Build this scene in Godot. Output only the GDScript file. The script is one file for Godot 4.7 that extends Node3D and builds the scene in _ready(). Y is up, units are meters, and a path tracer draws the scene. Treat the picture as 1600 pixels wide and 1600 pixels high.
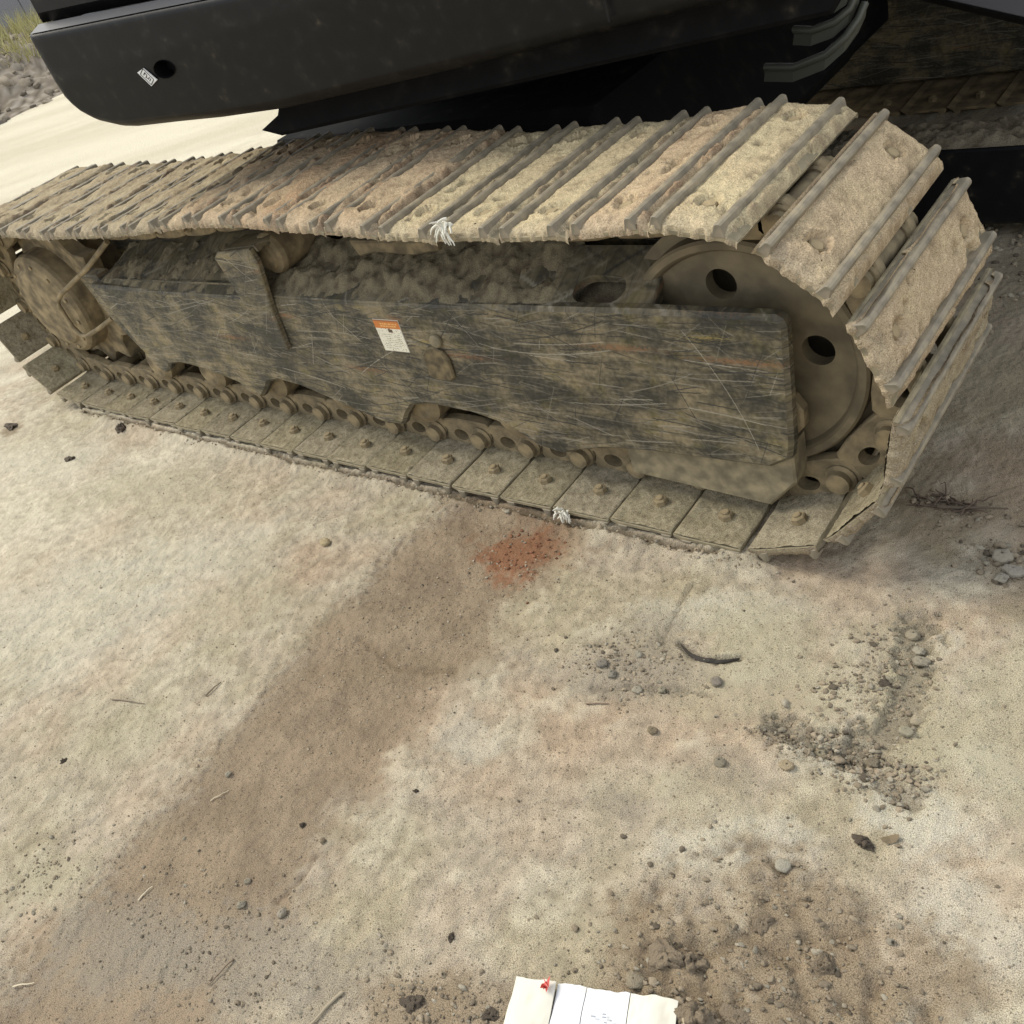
extends Node3D
# A muddy excavator track seen from a standing person's height. y is up, metres.
# x runs along the track towards its front idler, z runs outwards from the machine, z = 0 is the near edge of the shoes.

const PITCH := 0.19
const WIDTH := 0.58
const PIN_RADIUS := 0.3624
const IDLER := Vector2(0.1755, 0.4395)
const SPROCKET := Vector2(-3.06, 0.447)

var rng := RandomNumberGenerator.new()
var M := {}
var T := {}
var taken := {}
var machine: Node3D

# ------------------------------------------------------------------ mesh builder
class Shape:
	var v := PackedVector3Array()
	var n := PackedVector3Array()
	var uv := PackedVector2Array()
	var c := PackedColorArray()
	var x := Transform3D()
	var tint := Color(1, 1, 1)

	func put(p: Vector3, nor: Vector3, t := Vector2.ZERO) -> void:
		v.append(x * p)
		n.append((x.basis * nor).normalized())
		uv.append(t)
		c.append(tint)

	func tri(a: Vector3, b: Vector3, d: Vector3) -> void:   # counter-clockwise seen from outside
		var nor := (b - a).cross(d - a)
		if nor.length_squared() < 1e-18:
			return
		nor = nor.normalized()
		put(a, nor); put(d, nor); put(b, nor)

	func tri_n(a: Vector3, na: Vector3, b: Vector3, nb: Vector3, d: Vector3, nd: Vector3) -> void:
		put(a, na); put(d, nd); put(b, nb)

	func quad(a: Vector3, b: Vector3, d: Vector3, e: Vector3) -> void:
		tri(a, b, d)
		tri(a, d, e)

	func quad_n(a: Vector3, na: Vector3, b: Vector3, nb: Vector3, d: Vector3, nd: Vector3, e: Vector3, ne: Vector3) -> void:
		tri_n(a, na, b, nb, d, nd)
		tri_n(a, na, d, nd, e, ne)

	static func area(p: PackedVector2Array) -> float:
		var s := 0.0
		for i in p.size():
			s += p[i].cross(p[(i + 1) % p.size()])
		return s * 0.5

	static func ccw(p: PackedVector2Array) -> PackedVector2Array:
		var q := p.duplicate()
		if area(q) < 0:
			q.reverse()
		return q

	static func inset(p: PackedVector2Array, d: float) -> PackedVector2Array:
		var q := PackedVector2Array()
		var k := p.size()
		for i in k:
			var e0 := (p[i] - p[(i + k - 1) % k]).normalized()
			var e1 := (p[(i + 1) % k] - p[i]).normalized()
			var n0 := Vector2(-e0.y, e0.x)
			var n1 := Vector2(-e1.y, e1.x)
			var m := n0 + n1
			q.append(p[i] + m * (d / maxf(0.5, 1.0 + n0.dot(n1))))
		return q

	func prism(outline: PackedVector2Array, z0: float, z1: float, bevel := 0.0, holes: Array = []) -> void:
		var p := ccw(outline)
		var k := p.size()
		var q := inset(p, bevel) if bevel > 0 else p
		var pieces := [q]
		for h in holes:
			var hp: PackedVector2Array = ccw(h)
			var mid := Vector2.ZERO
			for a in hp:
				mid += a / hp.size()
			var next := []
			for piece in pieces:
				if Geometry2D.intersect_polygons(piece, hp).is_empty():
					next.append(piece)
					continue
				for side in [-1.0, 1.0]:
					var half := PackedVector2Array([mid + Vector2(0, -99), mid + Vector2(99 * side, -99), mid + Vector2(99 * side, 99), mid + Vector2(0, 99)])
					for part in Geometry2D.intersect_polygons(piece, half):
						for rest in Geometry2D.clip_polygons(part, hp):
							next.append(rest)
			pieces = next
		for piece in pieces:
			var pc: PackedVector2Array = ccw(piece)
			var t := Geometry2D.triangulate_polygon(pc)
			for i in range(0, t.size(), 3):
				var a := pc[t[i]]
				var b := pc[t[i + 1]]
				var d := pc[t[i + 2]]
				if (b - a).cross(d - a) < 0:
					var s := b
					b = d
					d = s
				tri(Vector3(a.x, a.y, z1), Vector3(b.x, b.y, z1), Vector3(d.x, d.y, z1))
				tri(Vector3(a.x, a.y, z0), Vector3(d.x, d.y, z0), Vector3(b.x, b.y, z0))
		for i in k:
			var j := (i + 1) % k
			var rings := [[p[i], p[j], z0 + bevel], [p[i], p[j], z1 - bevel]]
			if bevel > 0:
				rings = [[q[i], q[j], z0]] + rings + [[q[i], q[j], z1]]
			for r in rings.size() - 1:
				var a0: Vector2 = rings[r][0]
				var b0: Vector2 = rings[r][1]
				var a1: Vector2 = rings[r + 1][0]
				var b1: Vector2 = rings[r + 1][1]
				quad(Vector3(a0.x, a0.y, rings[r][2]), Vector3(b0.x, b0.y, rings[r][2]), Vector3(b1.x, b1.y, rings[r + 1][2]), Vector3(a1.x, a1.y, rings[r + 1][2]))
		for h in holes:
			var hp: PackedVector2Array = ccw(h)
			for i in hp.size():
				var a := hp[i]
				var b := hp[(i + 1) % hp.size()]
				quad(Vector3(b.x, b.y, z0), Vector3(a.x, a.y, z0), Vector3(a.x, a.y, z1), Vector3(b.x, b.y, z1))

	func box(at: Vector3, size: Vector3, bevel := 0.0) -> void:
		var h := size * 0.5
		var keep := x
		x = x * Transform3D(Basis(), at)
		prism(PackedVector2Array([Vector2(-h.x, -h.y), Vector2(h.x, -h.y), Vector2(h.x, h.y), Vector2(-h.x, h.y)]), -h.z, h.z, bevel)
		x = keep

	# profile of (radius, height) pairs turned about the local z axis, heights along +z; the outside lies to the right when going up
	func lathe(profile: Array, sides := 32) -> void:
		for s in profile.size() - 1:
			var p0: Vector2 = profile[s]
			var p1: Vector2 = profile[s + 1]
			var e := (p1 - p0).normalized()
			var nr := Vector2(e.y, -e.x)
			for i in sides:
				var a := TAU * i / sides
				var b := TAU * (i + 1) / sides
				var da := Vector3(cos(a), sin(a), 0)
				var db := Vector3(cos(b), sin(b), 0)
				var up := Vector3(0, 0, 1)
				var na := da * nr.x + up * nr.y
				var nb := db * nr.x + up * nr.y
				quad_n(da * p0.x + up * p0.y, na, db * p0.x + up * p0.y, nb, db * p1.x + up * p1.y, nb, da * p1.x + up * p1.y, na)

	func tube(path: Array, r0: float, r1: float, sides := 8) -> void:
		var rings := []
		for i in path.size():
			var p: Vector3 = path[i]
			var d: Vector3 = ((path[mini(i + 1, path.size() - 1)] as Vector3) - (path[maxi(i - 1, 0)] as Vector3)).normalized()
			var s := d.cross(Vector3(0.31, 0.91, 0.27)).normalized()
			var t := s.cross(d)
			var r := lerpf(r0, r1, float(i) / maxi(path.size() - 1, 1))
			var ring := []
			for k in sides:
				var a := TAU * k / sides
				var o := s * cos(a) + t * sin(a)
				ring.append([p + o * r, o])
			rings.append(ring)
		for i in rings.size() - 1:
			for k in sides:
				var a: Array = rings[i][k]
				var b: Array = rings[i][(k + 1) % sides]
				var d: Array = rings[i + 1][(k + 1) % sides]
				var e: Array = rings[i + 1][k]
				quad_n(a[0], a[1], e[0], e[1], d[0], d[1], b[0], b[1])
		for end in [0, rings.size() - 1]:
			for k in range(1, sides - 1):
				if end == 0:
					tri(rings[end][0][0], rings[end][k][0], rings[end][k + 1][0])
				else:
					tri(rings[end][0][0], rings[end][k + 1][0], rings[end][k][0])

	func mesh() -> ArrayMesh:
		var m := ArrayMesh.new()
		if v.is_empty():
			return m
		var a := []
		a.resize(Mesh.ARRAY_MAX)
		a[Mesh.ARRAY_VERTEX] = v
		a[Mesh.ARRAY_NORMAL] = n
		a[Mesh.ARRAY_TEX_UV] = uv
		a[Mesh.ARRAY_COLOR] = c
		m.add_surface_from_arrays(Mesh.PRIMITIVE_TRIANGLES, a)
		return m


# a sheet of nu x nv points; flip where its outside is below
func sheet(pos: PackedVector3Array, col: PackedColorArray, nu: int, nv: int, flip := false, uvs := PackedVector2Array()) -> ArrayMesh:
	var nor := PackedVector3Array()
	nor.resize(nu * nv)
	for j in nv:
		for i in nu:
			var du := pos[j * nu + mini(i + 1, nu - 1)] - pos[j * nu + maxi(i - 1, 0)]
			var dv := pos[mini(j + 1, nv - 1) * nu + i] - pos[maxi(j - 1, 0) * nu + i]
			var q := du.cross(dv)
			nor[j * nu + i] = (-q if flip else q).normalized()
	var idx := PackedInt32Array()
	idx.resize((nu - 1) * (nv - 1) * 6)
	var w := 0
	for j in nv - 1:
		for i in nu - 1:
			var a := j * nu + i
			if flip:
				idx[w] = a; idx[w + 1] = a + 1; idx[w + 2] = a + nu
				idx[w + 3] = a + 1; idx[w + 4] = a + nu + 1; idx[w + 5] = a + nu
			else:
				idx[w] = a; idx[w + 1] = a + nu; idx[w + 2] = a + 1
				idx[w + 3] = a + 1; idx[w + 4] = a + nu; idx[w + 5] = a + nu + 1
			w += 6
	var arr := []
	arr.resize(Mesh.ARRAY_MAX)
	arr[Mesh.ARRAY_VERTEX] = pos
	arr[Mesh.ARRAY_NORMAL] = nor
	if col.size():
		arr[Mesh.ARRAY_COLOR] = col
	if uvs.size():
		arr[Mesh.ARRAY_TEX_UV] = uvs
	arr[Mesh.ARRAY_INDEX] = idx
	var m := ArrayMesh.new()
	m.add_surface_from_arrays(Mesh.PRIMITIVE_TRIANGLES, arr)
	return m


func noise(s: int, freq: float, oct := 3, kind := FastNoiseLite.TYPE_SIMPLEX_SMOOTH) -> FastNoiseLite:
	var f := FastNoiseLite.new()
	f.noise_type = kind
	f.seed = s
	f.frequency = freq
	f.fractal_type = FastNoiseLite.FRACTAL_FBM if oct > 1 else FastNoiseLite.FRACTAL_NONE
	f.fractal_octaves = oct
	return f


func ntex(s: int, freq: float, oct: int, size: int, stops: Array, kind := FastNoiseLite.TYPE_SIMPLEX_SMOOTH, normal := 0.0) -> NoiseTexture2D:
	var t := NoiseTexture2D.new()
	t.width = size
	t.height = size
	t.seamless = true
	t.seamless_blend_skirt = 0.15
	t.generate_mipmaps = false
	t.noise = noise(s, freq, oct, kind)
	if stops.size():
		var g := Gradient.new()
		var off := PackedFloat32Array()
		var col := PackedColorArray()
		for p in stops:
			off.append(p[0])
			col.append(p[1])
		g.offsets = off
		g.colors = col
		t.color_ramp = g
	if normal > 0:
		t.as_normal_map = true
		t.bump_strength = normal
	return t


func gry(x: float) -> Color:
	return Color(x, x, x)


func lin(r: float, g: float, b: float) -> Color:   # a real-world base colour as albedo_color
	return Color(r, g, b).linear_to_srgb()


func mat(color: Color, rough := 0.85, metal := 0.0) -> StandardMaterial3D:
	var m := StandardMaterial3D.new()
	m.albedo_color = color
	m.roughness = rough
	m.metallic = metal
	return m


func tri_tex(m: StandardMaterial3D, tex: Texture2D, scale: Vector3, relief: Texture2D = null, cm := 0.0) -> StandardMaterial3D:
	m.uv1_triplanar = true
	m.uv1_scale = scale
	m.albedo_texture = tex
	if relief:
		m.heightmap_enabled = true
		m.heightmap_texture = relief
		m.heightmap_scale = cm
	return m


# ------------------------------------------------------------------ scene helpers
func numbered(called: String) -> String:
	var k: int = taken.get(called, 0)
	taken[called] = k + 1
	return called if k == 0 else "%s_%03d" % [called, k]


func tag(o: Node3D, label: String, category: String, group := "", kind := "") -> Node3D:
	if label:
		o.set_meta("label", label)
	if category:
		o.set_meta("category", category)
	if group:
		o.set_meta("group", group)
	if kind:
		o.set_meta("kind", kind)
	return o


func top(called: String, m: Mesh, material: Material, at := Transform3D()) -> MeshInstance3D:
	var o := MeshInstance3D.new()
	o.name = numbered(called)
	o.mesh = m
	o.material_override = material
	add_child(o, true)
	o.transform = at
	return o


func part(called: String, m: Mesh, material: Material, parent: Node3D, at := Transform3D(), label := "") -> MeshInstance3D:
	var o := MeshInstance3D.new()
	var key := called + str(parent.get_instance_id())
	var k: int = taken.get(key, 0)
	taken[key] = k + 1
	o.name = called if k == 0 else "%s_%03d" % [called, k]
	o.mesh = m
	o.material_override = material
	parent.add_child(o, true)
	o.transform = at
	if label:
		o.set_meta("label", label)
	return o


func poly(a: Array) -> PackedVector2Array:
	var p := PackedVector2Array()
	for i in range(0, a.size(), 2):
		p.append(Vector2(a[i], a[i + 1]))
	return p


func oval(c: Vector2, rx: float, ry: float, n := 20, turn := 0.0) -> PackedVector2Array:
	var p := PackedVector2Array()
	for i in n:
		p.append(c + Vector2(cos(TAU * i / n) * rx, sin(TAU * i / n) * ry).rotated(turn))
	return p


# ------------------------------------------------------------------
func _ready() -> void:
	rng.seed = 4711
	var cam := Camera3D.new()
	cam.name = "camera"
	cam.fov = 57.06
	cam.near = 0.05
	cam.far = 900.0
	cam.transform = Transform3D(Basis(Vector3(0.7666, -0.2977, -0.569), Vector3(-0.1748, 0.7559, -0.6309), Vector3(0.6179, 0.5831, 0.5274)).orthonormalized(), Vector3(1.1505, 1.5674, 1.433))
	add_child(cam)

	var sky := ProceduralSkyMaterial.new()
	sky.sky_top_color = Color(0.86, 0.89, 0.93)
	sky.sky_horizon_color = Color(0.97, 0.965, 0.95)
	sky.sky_curve = 0.2
	sky.ground_bottom_color = Color(0.55, 0.5, 0.42)
	sky.ground_horizon_color = Color(0.85, 0.83, 0.78)
	sky.energy_multiplier = 0.95
	var env := Environment.new()
	env.background_mode = Environment.BG_SKY
	env.sky = Sky.new()
	env.sky.sky_material = sky
	env.background_energy_multiplier = 1.0
	env.tonemap_mode = Environment.TONE_MAPPER_LINEAR
	env.tonemap_exposure = 1.5
	env.sdfgi_enabled = true
	env.ssao_enabled = true
	env.ssil_enabled = true
	var we := WorldEnvironment.new()
	we.name = "world"
	we.environment = env
	add_child(we)
	var sun := DirectionalLight3D.new()
	sun.name = "sun"
	sun.light_energy = 0.75
	sun.light_color = Color(1.0, 0.975, 0.925)
	sun.light_angular_distance = 24.0
	sun.shadow_enabled = true
	add_child(sun)
	sun.look_at_from_position(Vector3(-6, 7.2, 0.9), Vector3.ZERO)

	materials()
	ground()
	surroundings()
	excavator()
	loose_things()


func materials() -> void:
	T.grain = ntex(3, 0.16, 3, 512, [[0.0, gry(0.5)], [0.4, gry(0.8)], [0.62, gry(0.9)], [0.85, gry(1)], [1.0, gry(1)]])
	T.sand = ntex(7, 0.22, 4, 1024, [[0.0, gry(0.3)], [0.28, gry(0.66)], [0.45, gry(0.83)], [0.6, gry(0.91)], [0.75, gry(1)], [1.0, gry(1)]])
	T.speck = ntex(9, 0.04, 1, 1024, [[0.0, gry(0.7)], [0.04, gry(0.78)], [0.10, gry(1)], [1.0, gry(1)]], FastNoiseLite.TYPE_CELLULAR)
	T.crumb = ntex(11, 0.02, 6, 1024, [])
	T.crumbs = ntex(13, 0.03, 6, 512, [])
	T.blotch = ntex(17, 0.012, 5, 512, [[0.0, gry(0.45)], [0.4, gry(0.7)], [0.55, gry(0.9)], [1.0, gry(1)]])
	T.rust = ntex(19, 0.014, 5, 512, [[0.0, Color(0.34, 0.30, 0.25)], [0.36, Color(0.45, 0.41, 0.33)], [0.5, Color(0.51, 0.465, 0.375)], [0.62, Color(0.56, 0.51, 0.41)], [1.0, Color(0.66, 0.60, 0.48)]])
	T.steel = ntex(23, 0.03, 5, 512, [[0.0, Color(0.40, 0.37, 0.31)], [0.36, Color(0.48, 0.45, 0.385)], [0.52, Color(0.53, 0.49, 0.42)], [0.66, Color(0.57, 0.53, 0.45)], [1.0, Color(0.66, 0.60, 0.48)]])
	T.dusty = ntex(29, 0.02, 5, 512, [[0.0, Color(0.40, 0.37, 0.30)], [0.35, Color(0.47, 0.435, 0.35)], [0.55, Color(0.53, 0.49, 0.395)], [1.0, Color(0.64, 0.59, 0.47)]])
	T.black = ntex(31, 0.03, 5, 512, [[0.0, Color(0.07, 0.07, 0.075)], [0.6, Color(0.09, 0.09, 0.095)], [0.75, Color(0.12, 0.118, 0.115)], [0.85, Color(0.16, 0.152, 0.14)], [1.0, Color(0.34, 0.31, 0.26)]])
	T.frame = frame_paint()

	M.plate = tri_tex(mat(Color.WHITE, 0.8), T.dusty, Vector3.ONE * 1.6, T.crumbs, 0.15)
	M.grouser = tri_tex(mat(Color(0.98, 0.98, 0.98), 0.6, 0.0), T.steel, Vector3.ONE * 1.1, T.crumbs, 0.06)
	M.link = tri_tex(mat(Color(1, 0.98, 0.94), 0.85), T.rust, Vector3.ONE * 1.5, T.crumbs, 0.25)
	M.idler = tri_tex(mat(Color(0.86, 0.84, 0.82), 0.7), T.dusty, Vector3.ONE * 0.8, T.crumbs, 0.06)
	M.frame = tri_tex(mat(Color.WHITE, 0.62), T.frame, Vector3(1 / 3.0, 1 / 0.75, 1 / 3.0), T.crumbs, 0.12)
	M.far_steel = tri_tex(mat(Color(1, 0.97, 0.92), 0.9), T.rust, Vector3.ONE * 1.3)
	M.panel = tri_tex(mat(Color(1, 1, 1), 0.36), T.black, Vector3.ONE * 0.9)
	M.panel.metallic_specular = 0.33
	M.chassis = tri_tex(mat(Color(1, 1, 1), 0.9), T.black, Vector3.ONE * 0.6)
	M.chassis.metallic_specular = 0.25
	M.guard = mat(lin(0.08, 0.083, 0.066), 0.4)
	M.rubber = mat(lin(0.03, 0.031, 0.028), 0.45)
	M.mud = tri_tex(mat(Color.WHITE, 0.95), T.grain, Vector3.ONE * 3.0, T.crumbs, 0.3)
	M.mud.vertex_color_use_as_albedo = true
	M.mud.specular_mode = BaseMaterial3D.SPECULAR_DISABLED
	M.stone = tri_tex(mat(Color.WHITE, 0.9), T.grain, Vector3.ONE * 6, T.crumbs, 0.12)
	M.stone.vertex_color_use_as_albedo = true
	M.ground = mat(Color.WHITE, 0.95)
	M.ground.vertex_color_use_as_albedo = true
	M.ground.albedo_texture = T.sand
	M.ground.uv1_scale = Vector3(1.7, 1.7, 1)
	M.ground.heightmap_enabled = true
	M.ground.heightmap_texture = T.crumb
	M.ground.heightmap_scale = 0.4
	M.ground.detail_enabled = true
	M.ground.detail_blend_mode = BaseMaterial3D.BLEND_MODE_MUL
	M.ground.detail_albedo = T.speck
	M.ground.detail_uv_layer = BaseMaterial3D.DETAIL_UV_2
	M.ground.uv2_scale = Vector3(1.1, 1.1, 1)
	M.ground.specular_mode = BaseMaterial3D.SPECULAR_DISABLED


# black paint under a film of dried mud, rubbed and scratched: 3 m by 0.75 m
func frame_paint() -> ImageTexture:
	var w := 2048
	var h := 512
	var a := noise(41, 0.006, 5).get_seamless_image(w, h).get_data()
	var b := noise(43, 0.09, 3).get_seamless_image(w, h).get_data()
	var s := noise(45, 0.035, 5).get_seamless_image(256, h)
	s.resize(w, h, Image.INTERPOLATE_CUBIC)
	var d := s.get_data()
	var c := noise(49, 0.03, 5).get_seamless_image(w, h).get_data()
	var s2 := noise(47, 0.12, 3).get_seamless_image(128, h)
	s2.resize(w, h, Image.INTERPOLATE_CUBIC)
	var e := s2.get_data()
	var out := PackedByteArray()
	out.resize(w * h * 3)
	for i in w * h:
		var m := (a[i] - 128) * 1.25 + (b[i] - 128) * 0.2 + (c[i] - 128) * 0.55 + (d[i] - 128) * 0.6 + (e[i] - 128) * 0.12
		var t := clampf((m + 112.0) / 205.0, 0.0, 1.0)
		var g := (b[i] - 128) * 0.11 + (e[i] - 128) * 0.05
		var y := clampf((a[(i * 3 + 5000) % (w * h)] - 150) / 60.0, 0.0, 1.0) * 8.0
		out[i * 3] = clampi(int(60.0 + 70.0 * t + g), 0, 255)
		out[i * 3 + 1] = clampi(int(58.0 + 60.0 * t + g), 0, 255)
		out[i * 3 + 2] = clampi(int(49.0 + 43.0 * t + g - y), 0, 255)
	var im := Image.create_from_data(w, h, false, Image.FORMAT_RGB8, out)
	var r := RandomNumberGenerator.new()
	r.seed = 99
	for k in 26:   # smears of rust and yellow clay rubbed along the plate
		var at := Vector2i(r.randi() % w, r.randi() % h)
		var smear := Color(0.56, 0.40, 0.27) if k % 3 else Color(0.60, 0.53, 0.30)
		var reach := r.randi_range(20, 110)
		for q in reach * 7:
			var p := Vector2i(posmod(at.x + int(r.randfn(0, reach * 0.5)), w), posmod(at.y + int(r.randfn(0, 4.0)), h))
			for o in 4:
				var p2 := Vector2i((p.x + o) % w, p.y)
				im.set_pixelv(p2, im.get_pixelv(p2).lerp(smear, 0.33))
	for k in 2600:
		var x := r.randf() * w
		var y := r.randf() * h
		var ang := r.randfn(0.03, 0.16)
		if r.randf() < 0.2:
			ang = r.randf_range(-1.3, 1.3)
		var long := r.randf_range(12, 110) * (1.0 if r.randf() < 0.85 else 2.6)
		var wide := 1 if r.randf() < 0.45 else 2
		var bend := r.randfn(0, 0.0008)
		var light := r.randf_range(0.44, 0.64)
		var col := Color(light, light * 0.96, light * 0.86)
		if r.randf() < 0.42:
			col = Color(0.17, 0.17, 0.165)
		var strength := r.randf_range(0.3, 0.9)
		for q in int(long):
			x += cos(ang)
			y += sin(ang)
			ang += bend
			var px := posmod(int(x), w)
			var py := posmod(int(y), h)
			for o in wide:
				var qy := (py + o) % h
				im.set_pixel(px, qy, im.get_pixel(px, qy).lerp(col, strength * minf(1.0, minf(q, long - q) / 6.0)))
	return ImageTexture.create_from_image(im)


# ------------------------------------------------------------------ ground
func lines(stops: Array) -> PackedFloat32Array:   # [start, [end, step, growth] ...]
	var out := PackedFloat32Array()
	var at: float = stops[0]
	out.append(at)
	for k in range(1, stops.size()):
		var step: float = stops[k][1]
		while at < stops[k][0] - step * 0.5:
			at += step
			out.append(at)
			step *= stops[k][2]
	return out


func mirrored(a: PackedFloat32Array) -> PackedFloat32Array:
	var b := PackedFloat32Array()
	for i in range(a.size() - 1, -1, -1):
		b.append(-a[i])
	return b


var gx: PackedFloat32Array
var gz: PackedFloat32Array
var gh: PackedFloat32Array
var gc: PackedColorArray
var warp: FastNoiseLite
var warp_fine: FastNoiseLite


func height_at(x: float, z: float) -> float:
	var i := clampi(gx.bsearch(x), 1, gx.size() - 1)
	var j := clampi(gz.bsearch(z), 1, gz.size() - 1)
	return gh[j * gx.size() + i]


# a patch of other colour with a ragged outline; dh lifts or sinks it
func patch(cx: float, cz: float, rx: float, rz: float, turn: float, col: Color, strength: float, ragged := 0.55, dh := 0.0, soft := 0.3) -> void:
	var r := maxf(rx, rz) * (1.3 + ragged)
	var i0 := maxi(gx.bsearch(cx - r), 0)
	var i1 := mini(gx.bsearch(cx + r), gx.size() - 1)
	var j0 := maxi(gz.bsearch(cz - r), 0)
	var j1 := mini(gz.bsearch(cz + r), gz.size() - 1)
	var ca := cos(turn)
	var sa := sin(turn)
	for j in range(j0, j1 + 1):
		for i in range(i0, i1 + 1):
			var dx := gx[i] - cx
			var dz := gz[j] - cz
			var u := (dx * ca + dz * sa) / rx
			var w := (-dx * sa + dz * ca) / rz
			var d := sqrt(u * u + w * w)
			if d > 1.3 + ragged:
				continue
			d += ragged * (warp.get_noise_2d(gx[i], gz[j]) * 1.1 + warp_fine.get_noise_2d(gx[i], gz[j]) * 0.55)
			var m := smoothstep(1.0 + soft, 1.0 - soft, d)
			if m > 0.0:
				var k := j * gx.size() + i
				gc[k] = gc[k].lerp(col, m * strength)
				gh[k] += dh * m


# a groove along a line of ground points
func groove(pts: Array, half: float, depth: float, col: Color, strength: float, lip := 0.0, wander := 0.9) -> void:
	var lo: Vector2 = pts[0]
	var hi: Vector2 = pts[0]
	for p in pts:
		lo = lo.min(p)
		hi = hi.max(p)
	for j in range(maxi(gz.bsearch(lo.y - half * 3), 0), mini(gz.bsearch(hi.y + half * 3), gz.size() - 1) + 1):
		for i in range(maxi(gx.bsearch(lo.x - half * 3), 0), mini(gx.bsearch(hi.x + half * 3), gx.size() - 1) + 1):
			var p := Vector2(gx[i], gz[j])
			p += Vector2(warp_fine.get_noise_2d(p.x, p.y), warp_fine.get_noise_2d(p.y + 7, p.x)) * half * wander
			var d := 99.0
			for s in pts.size() - 1:
				d = minf(d, p.distance_to(Geometry2D.get_closest_point_to_segment(p, pts[s], pts[s + 1])))
			d /= half
			var k := j * gx.size() + i
			var m := smoothstep(1.2, 0.5, d)
			if m > 0:
				gh[k] -= depth * m * 0.8
				gc[k] = gc[k].lerp(col, m * strength)
			if lip > 0:
				gh[k] += lip * smoothstep(1.9, 1.3, d) * smoothstep(0.9, 1.3, d)


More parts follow.
